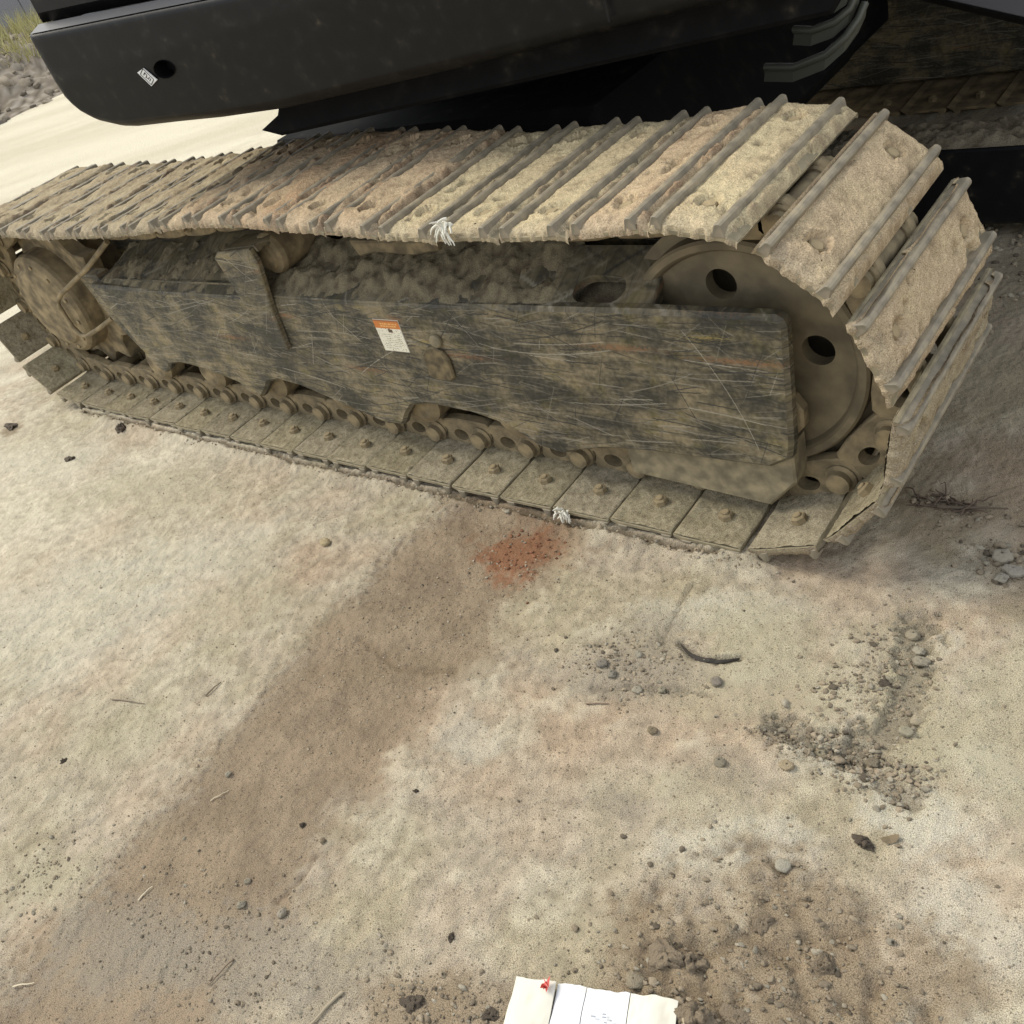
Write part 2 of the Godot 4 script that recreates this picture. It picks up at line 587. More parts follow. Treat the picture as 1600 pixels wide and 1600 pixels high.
func ground() -> void:
	gx = mirrored(lines([-1.85, [4.3, 0.02, 1.0], [16.0, 0.05, 1.03], [420.0, 0.6, 1.14]]))
	gx.resize(gx.size() - 1)
	gx.append_array(lines([-0.0, [1.0, 1.0, 1.0]]).slice(0, 0))
	var right := lines([1.85, [1.86, 0.01, 1.0]])
	gx = mirrored(lines([1.85, [4.3, 0.02, 1.0], [17.0, 0.04, 1.03], [420.0, 0.7, 1.14]]))
	gx.append_array(lines([-1.85 + 0.0072, [1.3, 0.0072, 1.0], [2.4, 0.011, 1.03], [420.0, 0.3, 1.25]]))
	gz = mirrored(lines([0.2, [3.2, 0.022, 1.0], [9.0, 0.06, 1.05], [420.0, 0.5, 1.16]]))
	gz.append_array(lines([-0.2 + 0.0072, [1.8, 0.0072, 1.0], [3.0, 0.02, 1.08], [420.0, 0.4, 1.25]]))
	var nx := gx.size()
	var nzz := gz.size()
	gh.resize(nx * nzz)
	gc.resize(nx * nzz)
	warp = noise(51, 5.0, 4)
	warp_fine = noise(53, 34.0, 3)
	var broad := noise(55, 0.9, 4)
	var mid := noise(57, 3.2, 4)
	var fine := noise(59, 22.0, 3)
	var lump := noise(61, 9.0, 3)
	var hue := noise(63, 1.7, 4)
	var streak := noise(65, 1.0, 4)
	var tan_soil := Color(0.425, 0.362, 0.272)
	var pale := Color(0.50, 0.452, 0.34)
	var olive := Color(0.40, 0.345, 0.235)
	var pink := Color(0.435, 0.34, 0.24)
	var concrete := Color(0.74, 0.68, 0.53)
	for j in nzz:
		var z := gz[j]
		for i in nx:
			var x := gx[i]
			var k := j * nx + i
			var far := maxf(absf(x), absf(z))
			var fade := clampf(4.0 / far, 0.0, 1.0)
			var b := broad.get_noise_2d(x, z)
			var m := mid.get_noise_2d(x, z)
			var f := fine.get_noise_2d(x, z) if far < 4.0 and z > -0.3 and x < 1.7 else 0.0
			var l := lump.get_noise_2d(x, z) if far < 6.0 else 0.0
			gh[k] = (b * 0.012 + m * 0.006 + l * 0.0045 + f * 0.0025) * fade - 0.002
			var q := hue.get_noise_2d(x, z)
			var c := tan_soil.lerp(pink, clampf(q * 2.2, 0, 1)).lerp(olive, clampf(-q * 2.4 - 0.1, 0, 0.85))
			c = c.lerp(pale, smoothstep(0.0, 0.5, m + 0.3 * l + 0.15 * f) * 0.55)
			# the hard, pale, dusty yard lies from here to the road
			var yard := smoothstep(-0.7, -2.3, x + 0.7 * m + 0.5 * b) * smoothstep(-0.4, 0.3, z + 0.4 * m) * 0.6
			yard = maxf(yard, smoothstep(-3.6, -5.0, x + m))
			yard = maxf(yard, smoothstep(-3.9, -4.6, z + m))
			var st := streak.get_noise_2d(x * 0.55 + z * 0.9, (z * 0.6 - x) * 0.12 + 40.0)
			c = c.lerp(concrete.lerp(Color(0.64, 0.58, 0.44), clampf(0.35 + st * 1.6, 0, 1)), yard)
			var sh := 1.05 + 0.3 * f + 0.16 * l
			gc[k] = Color(c.r * sh, c.g * sh, c.b * sh)
	# a slightly sunk band of darker brown, x from -0.75 to -0.26, with a raised lip on its left
	var band_brown := Color(0.255, 0.195, 0.135)
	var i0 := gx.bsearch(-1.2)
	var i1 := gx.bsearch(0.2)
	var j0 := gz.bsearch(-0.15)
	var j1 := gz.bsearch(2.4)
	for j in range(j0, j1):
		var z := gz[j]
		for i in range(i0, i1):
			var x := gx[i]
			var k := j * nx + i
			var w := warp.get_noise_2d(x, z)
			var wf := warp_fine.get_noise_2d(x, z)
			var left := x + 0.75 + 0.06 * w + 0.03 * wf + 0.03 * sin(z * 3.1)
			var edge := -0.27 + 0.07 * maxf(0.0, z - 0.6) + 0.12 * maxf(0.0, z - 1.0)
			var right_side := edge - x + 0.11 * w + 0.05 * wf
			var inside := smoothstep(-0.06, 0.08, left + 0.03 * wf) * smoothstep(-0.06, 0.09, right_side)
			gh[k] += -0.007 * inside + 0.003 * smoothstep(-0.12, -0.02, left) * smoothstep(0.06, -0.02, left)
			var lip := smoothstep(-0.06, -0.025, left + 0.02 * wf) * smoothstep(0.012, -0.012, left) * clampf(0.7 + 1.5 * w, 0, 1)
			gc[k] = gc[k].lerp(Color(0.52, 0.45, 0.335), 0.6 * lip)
			gc[k] = gc[k].lerp(band_brown.lerp(Color(0.33, 0.255, 0.175), clampf(0.5 + w * 1.5 + wf * 0.7, 0, 1)), inside * 0.92)
	# patches of other soil and, by the track front, painted shade, centres measured on the ground
	var white := Color(0.60, 0.56, 0.45)
	var brown := Color(0.29, 0.225, 0.15)
	var grey := Color(0.325, 0.28, 0.215)
	var green := Color(0.43, 0.385, 0.26)
	for p in [
		[0.78, 0.50, 0.10, 0.075, 0.3, white, 0.95], [0.63, 0.43, 0.07, 0.05, 0.0, white, 0.8], [0.50, 0.69, 0.15, 0.06, -0.45, white, 0.75], [0.88, 0.63, 0.12, 0.07, 0.3, white, 0.7],
		[0.16, 0.20, 0.13, 0.05, -0.3, white, 0.7], [0.28, 0.13, 0.12, 0.04, -0.2, white, 0.6], [0.70, 0.10, 0.03, 0.05, 0.3, white, 0.7], [0.94, 0.92, 0.16, 0.12, 0.3, white, 0.55], [0.84, 0.36, 0.06, 0.05, 0.2, white, 0.7],
		[0.40, 0.27, 0.22, 0.14, -0.3, green, 0.8], [0.86, 0.2, 0.17, 0.24, 0.2, green, 0.8], [0.37, 0.62, 0.15, 0.06, -0.3, green, 0.6],
		[-1.73, 0.87, 0.42, 0.26, -0.5, white, 0.5], [-1.45, 0.53, 0.32, 0.16, -0.5, white, 0.45], [-1.12, 1.12, 0.25, 0.18, -0.5, green, 0.5], [-1.1, 0.62, 0.2, 0.16, -0.4, green, 0.6], [-2.0, 0.3, 0.5, 0.13, -0.2, green, 0.5], [-2.9, 0.33, 0.5, 0.15, -0.2, white, 0.45],
		[-0.14, 0.70, 0.08, 0.06, 0.2, white, 0.55],
		[0.13, 0.38, 0.16, 0.07, -0.4, grey, 0.75], [0.10, 0.30, 0.10, 0.07, -0.4, grey, 0.55], [0.41, 0.54, 0.07, 0.04, -0.2, grey, 0.5], [0.29, 0.70, 0.05, 0.03, 0.0, grey, 0.7],
		[-0.2, 1.31, 0.26, 0.1, -0.45, grey, 0.75], [-0.47, 1.43, 0.22, 0.11, -0.45, grey, 0.75], [-0.85, 1.42, 0.1, 0.08, -0.4, green, 0.8],
		[0.66, 0.84, 0.22, 0.15, -0.4, brown, 0.9], [0.52, 0.94, 0.15, 0.10, -0.4, brown, 0.7], [0.62, 1.03, 0.12, 0.10, -0.4, brown, 0.7], [0.86, 0.78, 0.1, 0.05, -0.4, brown, 0.5],
		[0.75, -0.15, 0.09, 0.06, 0.2, grey, 0.8], [0.95, -0.35, 0.5, 0.34, 0.0, brown, 0.55], [0.6, -0.3, 0.14, 0.05, 0.0, brown, 0.6], [0.3, -1.1, 1.0, 0.6, 0.0, brown, 0.5],  # the two widest brown patches put the machine's shade into the ground colour
		[-0.5, 0.62, 0.2, 0.05, -0.5, brown, 0.5], [-0.3, 0.52, 0.13, 0.05, -0.4, brown, 0.6], [0.14, 1.21, 0.1, 0.05, -0.3, brown, 0.8], [0.28, 1.15, 0.1, 0.05, -0.3, brown, 0.6],
		[-3.4, 0.2, 0.07, 0.05, 0.0, brown, 0.8]]:
		patch(p[0], p[1], p[2], p[3], p[4], p[5], p[6] * (0.72 if p[5] == white or p[5] == green else 0.95), 0.75, 0.0, 0.4)
	patch(-0.38, 0.165, 0.115, 0.09, -0.3, Color(0.29, 0.14, 0.078), 0.85, 0.8, 0.003, 0.35)
	patch(-0.36, 0.11, 0.17, 0.10, -0.3, Color(0.26, 0.14, 0.08), 0.35, 0.8, 0.0, 0.4)
	# crusted, clodded mud in front of the carton
	i0 = gx.bsearch(0.3)
	i1 = gx.bsearch(1.2)
	j0 = gz.bsearch(0.66)
	j1 = gz.bsearch(1.25)
	var clod := noise(67, 11.0, 2, FastNoiseLite.TYPE_CELLULAR)
	clod.cellular_return_type = FastNoiseLite.RETURN_DISTANCE2_SUB
	for j in range(j0, j1):
		for i in range(i0, i1):
			var k := j * nx + i
			var d := Vector2((gx[i] - 0.66) / 0.24, (gz[j] - 0.87) / 0.2).length()
			var m := smoothstep(1.3, 0.6, d + warp.get_noise_2d(gx[i], gz[j]) * 0.6)
			if m > 0:
				var e := clod.get_noise_2d(gx[i] + 0.02 * warp.get_noise_2d(gx[i], gz[j]), gz[j])
				gh[k] += m * (0.016 * smoothstep(-1.0, -0.55, e) - 0.006 + 0.006 * lump.get_noise_2d(gx[i] * 2.0, gz[j] * 2.0))
				gc[k] = gc[k].lerp(Color(0.17, 0.13, 0.09), m * 0.6 * smoothstep(-0.78, -0.98, e))
	# the cracked hollow, the crescent crack and hairline cracks
	var dark := Color(0.15, 0.13, 0.10)
	groove([Vector2(0.63, 0.07), Vector2(0.645, 0.14), Vector2(0.66, 0.21), Vector2(0.675, 0.29), Vector2(0.66, 0.36), Vector2(0.62, 0.405), Vector2(0.55, 0.415), Vector2(0.47, 0.41)], 0.04, 0.021, Color(0.26, 0.225, 0.165), 0.75)
	groove([Vector2(0.62, 0.405), Vector2(0.69, 0.445), Vector2(0.745, 0.465)], 0.03, 0.016, Color(0.25, 0.215, 0.16), 0.75)
	groove([Vector2(0.47, 0.405), Vector2(0.52, 0.425), Vector2(0.57, 0.43), Vector2(0.62, 0.42)], 0.012, 0.014, dark, 0.8)
	groove([Vector2(0.181, 0.282), Vector2(0.215, 0.299), Vector2(0.253, 0.306), Vector2(0.29, 0.301), Vector2(0.325, 0.282)], 0.0105, 0.012, dark, 0.6, 0.003, 0.35)
	groove([Vector2(0.121, 0.107), Vector2(0.126, 0.183), Vector2(0.135, 0.266), Vector2(0.141, 0.295)], 0.006, 0.006, dark, 0.5)
	groove([Vector2(0.063, 0.476), Vector2(0.11, 0.455), Vector2(0.16, 0.427), Vector2(0.227, 0.404), Vector2(0.314, 0.394)], 0.008, 0.004, dark, 0.4, 0.0, 1.8)
	groove([Vector2(-0.254, 1.078), Vector2(-0.245, 1.13), Vector2(-0.26, 1.195)], 0.007, 0.008, Color(0.19, 0.14, 0.1), 0.5)
	groove([Vector2(-0.62, 0.56), Vector2(-0.45, 0.60), Vector2(-0.3, 0.55)], 0.012, 0.006, Color(0.2, 0.15, 0.1), 0.4)
	# the crumbly seam where the lowest shoes press into the soil
	# soil squeezed up under the lowest shoes
	for j in range(gz.bsearch(-0.7), gz.bsearch(0.12)):
		for i in range(gx.bsearch(-3.2), gx.bsearch(0.5)):
			var k := j * nx + i
			var n := 0.02 * warp.get_noise_2d(gx[i], gz[j]) + 0.012 * warp_fine.get_noise_2d(gx[i], gz[j])
			gh[k] += 0.017 * smoothstep(0.075, 0.02, gz[j] + n) * smoothstep(0.36, 0.2, gx[i] + n) * smoothstep(-3.15, -3.0, gx[i])
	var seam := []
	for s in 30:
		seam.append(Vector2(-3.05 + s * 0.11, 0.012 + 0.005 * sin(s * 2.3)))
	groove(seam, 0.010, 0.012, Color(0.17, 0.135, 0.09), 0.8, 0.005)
	var pos := PackedVector3Array()
	pos.resize(nx * nzz)
	var uvs := PackedVector2Array()
	uvs.resize(nx * nzz)
	for j in nzz:
		for i in nx:
			var k := j * nx + i
			pos[k] = Vector3(gx[i], gh[k], gz[j])
			uvs[k] = Vector2(gx[i], gz[j])
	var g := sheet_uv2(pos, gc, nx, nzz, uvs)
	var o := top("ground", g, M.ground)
	tag(o, "dry tan and brown packed dirt of the yard with a brown band and pale patches", "ground", "", "structure")


func sheet_uv2(pos: PackedVector3Array, col: PackedColorArray, nu: int, nv: int, uvs: PackedVector2Array) -> ArrayMesh:
	var m := sheet(pos, col, nu, nv, true, uvs)
	var a := m.surface_get_arrays(0)
	a[Mesh.ARRAY_TEX_UV2] = uvs
	var r := ArrayMesh.new()
	r.add_surface_from_arrays(Mesh.PRIMITIVE_TRIANGLES, a)
	return r


# ------------------------------------------------------------------ beyond the machine
func surroundings() -> void:
	# a bank of rubble and dry grass along the far edge of the yard
	var nu := 90
	var nv := 260
	var a := noise(71, 0.8, 5)
	var b := noise(73, 3.0, 4)
	var pos := PackedVector3Array()
	var col := PackedColorArray()
	for j in nv:
		var z := -20.0 + 26.0 * j / (nv - 1)
		for i in nu:
			var u := float(i) / (nu - 1)
			var x := -14.3 - 7.0 * u + 0.25 * a.get_noise_2d(z * 0.7, 3.0)
			var rise := smoothstep(0.0, 0.45, u) * smoothstep(1.02, 0.75, u)
			var y := rise * (0.75 + 0.35 * a.get_noise_2d(x, z)) + rise * 0.16 * b.get_noise_2d(x * 1.6, z * 1.6) - 0.03
			pos.append(Vector3(x, y, z))
			var t := b.get_noise_2d(x * 2.0, z * 2.0)
			var c := Color(0.30, 0.255, 0.20).lerp(Color(0.48, 0.43, 0.36), clampf(t * 2.0, 0, 1)).lerp(Color(0.13, 0.11, 0.085), clampf(-t * 2.0, 0, 1))
			col.append(c)
	var bank := top("dirt_bank", sheet(pos, col, nu, nv, false), M.mud)
	tag(bank, "low bank of brown soil and rubble along the far edge of the yard", "bank", "", "structure")
	# rubble lying on it
	var bits := []
	for s in 3:
		bits.append(rock(200 + s, 1, 0.55))
	for s in 3:
		var xs := []
		for k in 260:
			var u := rng.randf_range(0.02, 0.6)
			var z := rng.randf_range(-14.0, 2.0)
			var x := -14.35 - 7.0 * u
			var rise := smoothstep(0.0, 0.45, u)
			var y := rise * (0.75 + 0.35 * a.get_noise_2d(x, z)) + rise * 0.16 * b.get_noise_2d(x * 1.6, z * 1.6) - 0.02
			var r := absf(rng.randfn(0.0, 0.045)) + 0.015
			var t := rng.randf_range(0.5, 1.3)
			xs.append([Transform3D(Basis.from_euler(Vector3(rng.randf() * TAU, rng.randf() * TAU, 0)).scaled(Vector3(r * 1.4, r * 0.8, r)), Vector3(x, y, z)), Color(0.29 * t, 0.24 * t, 0.175 * t)])
		tag(many("rubble", bits[s], M.stone, xs), "broken stones and rubble strewn over the far bank", "rubble", "", "stuff")
	# dry yellow grass on the crest
	var sh := Shape.new()
	for k in 1500:
		var u := rng.randf_range(0.22, 0.85)
		var z := rng.randf_range(-12.0, 0.5)
		var x := -14.35 - 7.0 * u
		var rise := smoothstep(0.0, 0.45, u) * smoothstep(1.02, 0.75, u)
		var y := rise * (0.75 + 0.35 * a.get_noise_2d(x, z)) - 0.05
		if a.get_noise_2d(x * 1.3, z * 1.3 + 9) < -0.02:
			continue
		sh.tint = Color(0.46, 0.41, 0.19).lerp(Color(0.30, 0.29, 0.12), rng.randf())
		for q in 7:
			var d := Vector3(rng.randfn(0, 0.12), rng.randf_range(0.18, 0.45), rng.randfn(0, 0.12))
			var p := Vector3(x + rng.randfn(0, 0.05), y, z + rng.randfn(0, 0.05))
			var w := Vector3(rng.randfn(0, 1), 0, rng.randfn(0, 1)).normalized() * 0.012
			sh.tri(p - w, p + w, p + d)
	var grass_m := mat(Color.WHITE, 0.9)
	grass_m.vertex_color_use_as_albedo = true
	tag(top("grass", sh.mesh(), grass_m), "dry yellowish grass on the crest of the far bank", "grass", "", "stuff")
	# a green weed at the foot of the bank
	var wd := Shape.new()
	for k in 70:
		var az := rng.randf() * TAU
		var up := rng.randf_range(0.2, 1.2)
		var d := Vector3(cos(az), up, sin(az)).normalized()
		var p := d * rng.randf_range(0.03, 0.16)
		var side := d.cross(Vector3.UP).normalized() * 0.03
		wd.tri(p - side, p + d * 0.10, p + side)
		wd.tri(p - side, p + side, p - d * 0.04)
	var weed := tag(Node3D.new(), "small dark green weed at the foot of the far rubble bank", "weed") as Node3D
	weed.name = "weed"
	add_child(weed)
	weed.position = Vector3(-14.9, 0.2, -5.3)
	part("leaves", wd.mesh(), mat(lin(0.05, 0.09, 0.05), 0.7), weed)
	var st := Shape.new()
	st.tube([Vector3(0, -0.15, 0), Vector3(0.01, 0.1, 0.01)], 0.012, 0.006, 6)
	part("stem", st.mesh(), mat(lin(0.08, 0.09, 0.04), 0.8), weed)
	# the plain grey wall behind
	var wl := Shape.new()
	for k in 12:
		wl.box(Vector3(0, 1.9, -33.0 + k * 4.0), Vector3(0.25, 3.8, 3.98), 0.015)
	var wall := tag(Node3D.new(), "plain grey wall standing beyond the far bank", "wall") as Node3D
	wall.name = "grey_wall"
	add_child(wall)
	wall.position = Vector3(-31, 0, 0)
	var wm := tri_tex(mat(lin(0.27, 0.27, 0.285), 0.9), T.grain, Vector3.ONE * 0.5)
	for k in 12:
		var pn := Shape.new()
		pn.box(Vector3(0, 1.9, 0), Vector3(0.25, 3.8, 3.98), 0.015)
		part("panel", pn.mesh(), wm, wall, Transform3D(Basis(), Vector3(0, 0, -33.0 + k * 4.0)))


# ------------------------------------------------------------------ small shapes
# a lumpy stone about one unit in radius
func rock(s: int, level: int, rough: float, squash := 0.75) -> ArrayMesh:
	var f := noise(s, 0.9, 3)
	var flat := []
	var r := RandomNumberGenerator.new()
	r.seed = s
	for k in 5:
		flat.append([Vector3(r.randfn(), r.randfn(), r.randfn()).normalized(), r.randf_range(0.6, 0.85)])
	var n := 6 + level * 5
	var m := 4 + level * 3
	var pos := PackedVector3Array()
	for j in m + 1:
		var th := PI * j / m
		for i in n + 1:
			var ph := TAU * (i % n) / n
			var d := Vector3(sin(th) * cos(ph), cos(th), sin(th) * sin(ph))
			var p := d * (1.0 + rough * f.get_noise_3dv(d * 1.6))
			for q in flat:
				var over: float = p.dot(q[0]) - q[1]
				if over > 0:
					p -= q[0] * over * 0.85
			p.y *= squash
			pos.append(p)
	return sheet(pos, PackedColorArray(), n + 1, m + 1, false)


func many(called: String, m: Mesh, material: Material, items: Array) -> MultiMeshInstance3D:
	var mm := MultiMesh.new()
	mm.transform_format = MultiMesh.TRANSFORM_3D
	mm.use_colors = true
	mm.mesh = m
	mm.instance_count = items.size()
	for k in items.size():
		mm.set_instance_transform(k, items[k][0])
		mm.set_instance_color(k, items[k][1])
	var o := MultiMeshInstance3D.new()
	o.name = numbered(called)
	o.multimesh = mm
	o.material_override = material
	add_child(o, true)
	return o


# ------------------------------------------------------------------ the machine
func chain() -> PackedVector2Array:
	var p := PackedVector2Array()
	var step := deg_to_rad(30.4)
	for k in 7:
		var a := deg_to_rad(96.6) - step * k
		p.append(IDLER + Vector2(cos(a), sin(a)) * PIN_RADIUS)
	for k in range(1, 18):
		p.append(Vector2(p[6].x - PITCH * k, lerpf(p[6].y, SPROCKET.y - PIN_RADIUS * 0.9962, k / 17.0)))
	for k in range(1, 7):
		var a := deg_to_rad(-85.0) - step * k
		p.append(SPROCKET + Vector2(cos(a), sin(a)) * PIN_RADIUS)
	var first := p[29]
	var c := Curve2D.new()
	var way := [first, Vector2(-2.7, 0.806), Vector2(-2.2, 0.794), Vector2(-1.75, 0.806), Vector2(-1.33, 0.832), Vector2(-0.95, 0.812), Vector2(-0.5, 0.784), Vector2(-0.12, 0.784), p[0]]
	for k in way.size():
		var t: Vector2 = ((way[mini(k + 1, way.size() - 1)] as Vector2) - (way[maxi(k - 1, 0)] as Vector2)) / 6.0
		c.add_point(way[k], -t, t)
	for k in range(1, 17):
		p.append(c.sample_baked(c.get_baked_length() * k / 17.0, true))
	return p


func shoe_frame(p: PackedVector2Array, k: int, z := 0.0) -> Transform3D:
	var a := p[k]
	var b := p[(k + 1) % p.size()]
	var u := (b - a).normalized()
	return Transform3D(Basis(Vector3(u.x, u.y, 0), Vector3(-u.y, u.x, 0), Vector3(0, 0, 1)), Vector3(a.x, a.y, z))


# mud on the outer face of a shoe
func shoe_mud(k: int, full: float, cover: float, cols: Array, edge_col: Color, near_detail: bool) -> ArrayMesh:
	var nu := 30 if near_detail else 20
	var nv := 110 if near_detail else 64
	var a := noise(300 + k, 14.0, 4)
	var b := noise(340 + k, 60.0, 3)
	var h := noise(380 + k, 5.0, 3)
	var lump := noise(420 + k, 30.0, 2, FastNoiseLite.TYPE_CELLULAR)
	var pos := PackedVector3Array()
	var col := PackedColorArray()
	for j in nv + 4:
		var t := clampf(float(j - 2) / (nv - 1), 0, 1)
		for i in nu:
			var u := 0.003 + 0.185 * i / (nu - 1)
			var z := -0.001 - (WIDTH - 0.002) * t + 0.010 * a.get_noise_2d(u * 3.0, t * 2.0 + 3.0)
			var base := 0.0555
			if u > 0.165:
				base = lerpf(0.0555, 0.0465, (u - 0.165) / 0.024)
			var n1 := a.get_noise_2d(u, z)
			var n2 := b.get_noise_2d(u, z)
			var n3 := h.get_noise_2d(u * 1.6, z)
			var thick := full * (0.85 + 0.3 * n3 + 0.14 * n1) + 0.0022 * n2
			var on := cover + n3 * 0.9 + n1 * 0.5
			if u > 0.165:
				on = cover - 0.25 + h.get_noise_2d(u + 5, z * 0.8) * 1.4 + n1 * 0.6
				thick = full * (0.9 + 0.7 * n1) + 0.005 * lump.get_noise_2d(u, z)
			thick *= smoothstep(-0.06, 0.06, on)
			if on < -0.1:
				thick = -0.004
			# lower next to the bars and at the worn near edge
			if u > 0.165:
				thick *= smoothstep(0.190, 0.176, u)
			var edge := minf(-z, WIDTH + z)
			thick *= 0.35 + 0.65 * smoothstep(0.0, 0.035, edge + 0.012 * n1)
			# the bolt head keeps a pit
			for bz in [-0.095, -0.485]:
				var d := Vector2(u - 0.085, (z - bz) * 0.8).length()
				thick = lerpf(minf(thick, 0.003), thick, smoothstep(0.019, 0.0245, d + 0.003 * n1))
				thick += 0.004 * smoothstep(0.034, 0.026, d) * smoothstep(0.018, 0.025, d)
			var v := base + thick
			if (u > 0.004 and u < 0.036) or (u > 0.134 and u < 0.166):
				v = minf(v, base + (0.6 * full if full < 0.022 else full * (0.85 + 0.8 * n3)) + 0.004 * n1)
			if j < 2 or j > nv + 1:
				v = base - (0.005 if (j == 1 or j == nv + 2) else 0.012)
				z += 0.002 if j < 2 else -0.002
			pos.append(Vector3(u, v, z))
			var q := clampf(0.5 + n3 * 1.3 + n1 * 0.5, 0, 1)
			var c: Color = (cols[0] as Color).lerp(cols[1], q)
			if u > 0.165 or u < 0.03:
				c = c.lerp(cols[2], clampf(0.4 + n1 * 1.4, 0, 1))
			c = c.lerp(cols[2], clampf(-n1 * 1.8 - 0.35, 0, 0.7))
			c = c.lerp(edge_col, smoothstep(0.06, 0.0, -z + 0.03 * n1) * 0.4)
			var s := 1.0 + 0.28 * n2 + 0.18 * n1
			col.append(Color(c.r * s, c.g * s, c.b * s))
	return sheet(pos, col, nu, nv + 4, false)


# a film of caked soil on the inner face of a shoe, thick round the bolts
func inner_mud(k: int) -> ArrayMesh:
	var nu := 40
	var nv := 30
	var a := noise(500 + k, 16.0, 4)
	var b := noise(540 + k, 55.0, 3)
	var pos := PackedVector3Array()
	var col := PackedColorArray()
	for j in nv:
		var z := -0.002 - 0.2 * j / (nv - 1)
		for i in nu:
			var u := 0.005 + 0.179 * i / (nu - 1)
			var base := 0.0425
			if u > 0.16:
				base = lerpf(0.0425, 0.0392, (u - 0.16) / 0.02)
			var n1 := a.get_noise_2d(u, z)
			var n2 := b.get_noise_2d(u, z)
			var t := (0.0035 + 0.0045 * n1 + 0.002 * n2) * smoothstep(0.186, 0.176, u + 0.005 * n1) * smoothstep(0.004, 0.014, u + 0.005 * n1) - 0.0008
			t += 0.006 * smoothstep(-0.15, -0.2, z)
			pos.append(Vector3(u, base - t, z))
			var c := Color(0.37, 0.32, 0.215).lerp(Color(0.46, 0.40, 0.275), clampf(0.5 + n1 * 1.5, 0, 1)).lerp(Color(0.2, 0.16, 0.105), clampf(n2 * 1.6 - 0.2, 0, 0.6))
			var own := 1.0 + 0.10 * sin(k * 2.7) * cos(k * 1.3)
			col.append(Color(c.r * own, c.g * own, c.b * own * (1.0 + 0.03 * sin(k * 4.1))))
	return sheet(pos, col, nu, nv, true)


func excavator() -> void:
	machine = Node3D.new()
	machine.name = "excavator"
	add_child(machine)
	tag(machine, "black excavator standing on mud caked steel crawler tracks", "excavator")
	near_track()
	near_frame()
	far_track()
	lower_body()
	upper_body()


func track_meshes() -> Dictionary:
	var d := {}
	var s := Shape.new()
	s.prism(poly([0.0035, 0.044, 0.16, 0.043, 0.178, 0.0395, 0.1855, 0.040, 0.186, 0.048, 0.167, 0.055, 0.004, 0.055, 0.0025, 0.050]), -WIDTH, 0.0, 0.002)
	d.plate = s.mesh()
	var g := noise(81, 9.0, 3)
	for k in 3:
		s = Shape.new()
		var prof := poly([-0.0145, 0.052, 0.0145, 0.052, 0.0095, 0.074, 0.007, 0.0815, 0.002, 0.084, -0.004, 0.0835, -0.0085, 0.080, -0.010, 0.073])
		s.prism(prof, -WIDTH - 0.002, 0.002, 0.002)
		for q in s.v.size():
			var p := s.v[q]
			var w := g.get_noise_2d(p.z * 0.6, k * 7.0)
			var end := smoothstep(0.035, 0.0, minf(-p.z + 0.002, WIDTH + p.z + 0.002))
			p.y -= (p.y - 0.052) * (0.10 * absf(w) + 0.14 * end)
			s.v[q] = p
		d["bar%d" % k] = s.mesh()
	s = Shape.new()
	var hex := oval(Vector2.ZERO, 0.017, 0.017, 6)
	s.x = Transform3D(Basis(Vector3(1, 0, 0), Vector3(0, 0, -1), Vector3(0, 1, 0)), Vector3.ZERO)
	s.prism(hex, 0.054, 0.0665, 0.003)
	s.prism(oval(Vector2.ZERO, 0.019, 0.019, 6, 0.3), 0.024, 0.044, 0.003)
	s.prism(oval(Vector2.ZERO, 0.010, 0.010, 10), 0.018, 0.03, 0.002)
	d.bolt = s.mesh()
	# a link: rail on top, waisted body, a window, a boss at the pin
	s = Shape.new()
	var body := poly([-0.045, -0.030, -0.03, -0.050, 0.03, -0.055, 0.10, -0.055, 0.145, -0.048, 0.16, -0.03, 0.152, -0.006, 0.158, 0.02, 0.15, 0.0425, 0.022, 0.0425, 0.012, 0.034, -0.02, 0.036, -0.042, 0.02, -0.05, -0.005])
	s.prism(body, -0.018, 0.018, 0.004, [oval(Vector2(0.089, 0.004), 0.030, 0.021, 18)])
	s.prism(oval(Vector2.ZERO, 0.038, 0.038, 20), 0.018, 0.028, 0.005)
	s.prism(oval(Vector2.ZERO, 0.021, 0.021, 16), 0.028, 0.033, 0.004)
	d.link = s.mesh()
	s = Shape.new()
	s.x = Transform3D(Basis(), Vector3(0, 0, 0))
	s.lathe([Vector2(0.0, -0.13), Vector2(0.028, -0.13), Vector2(0.028, 0.13), Vector2(0.0, 0.13)], 16)
	d.bushing = s.mesh()
	return d


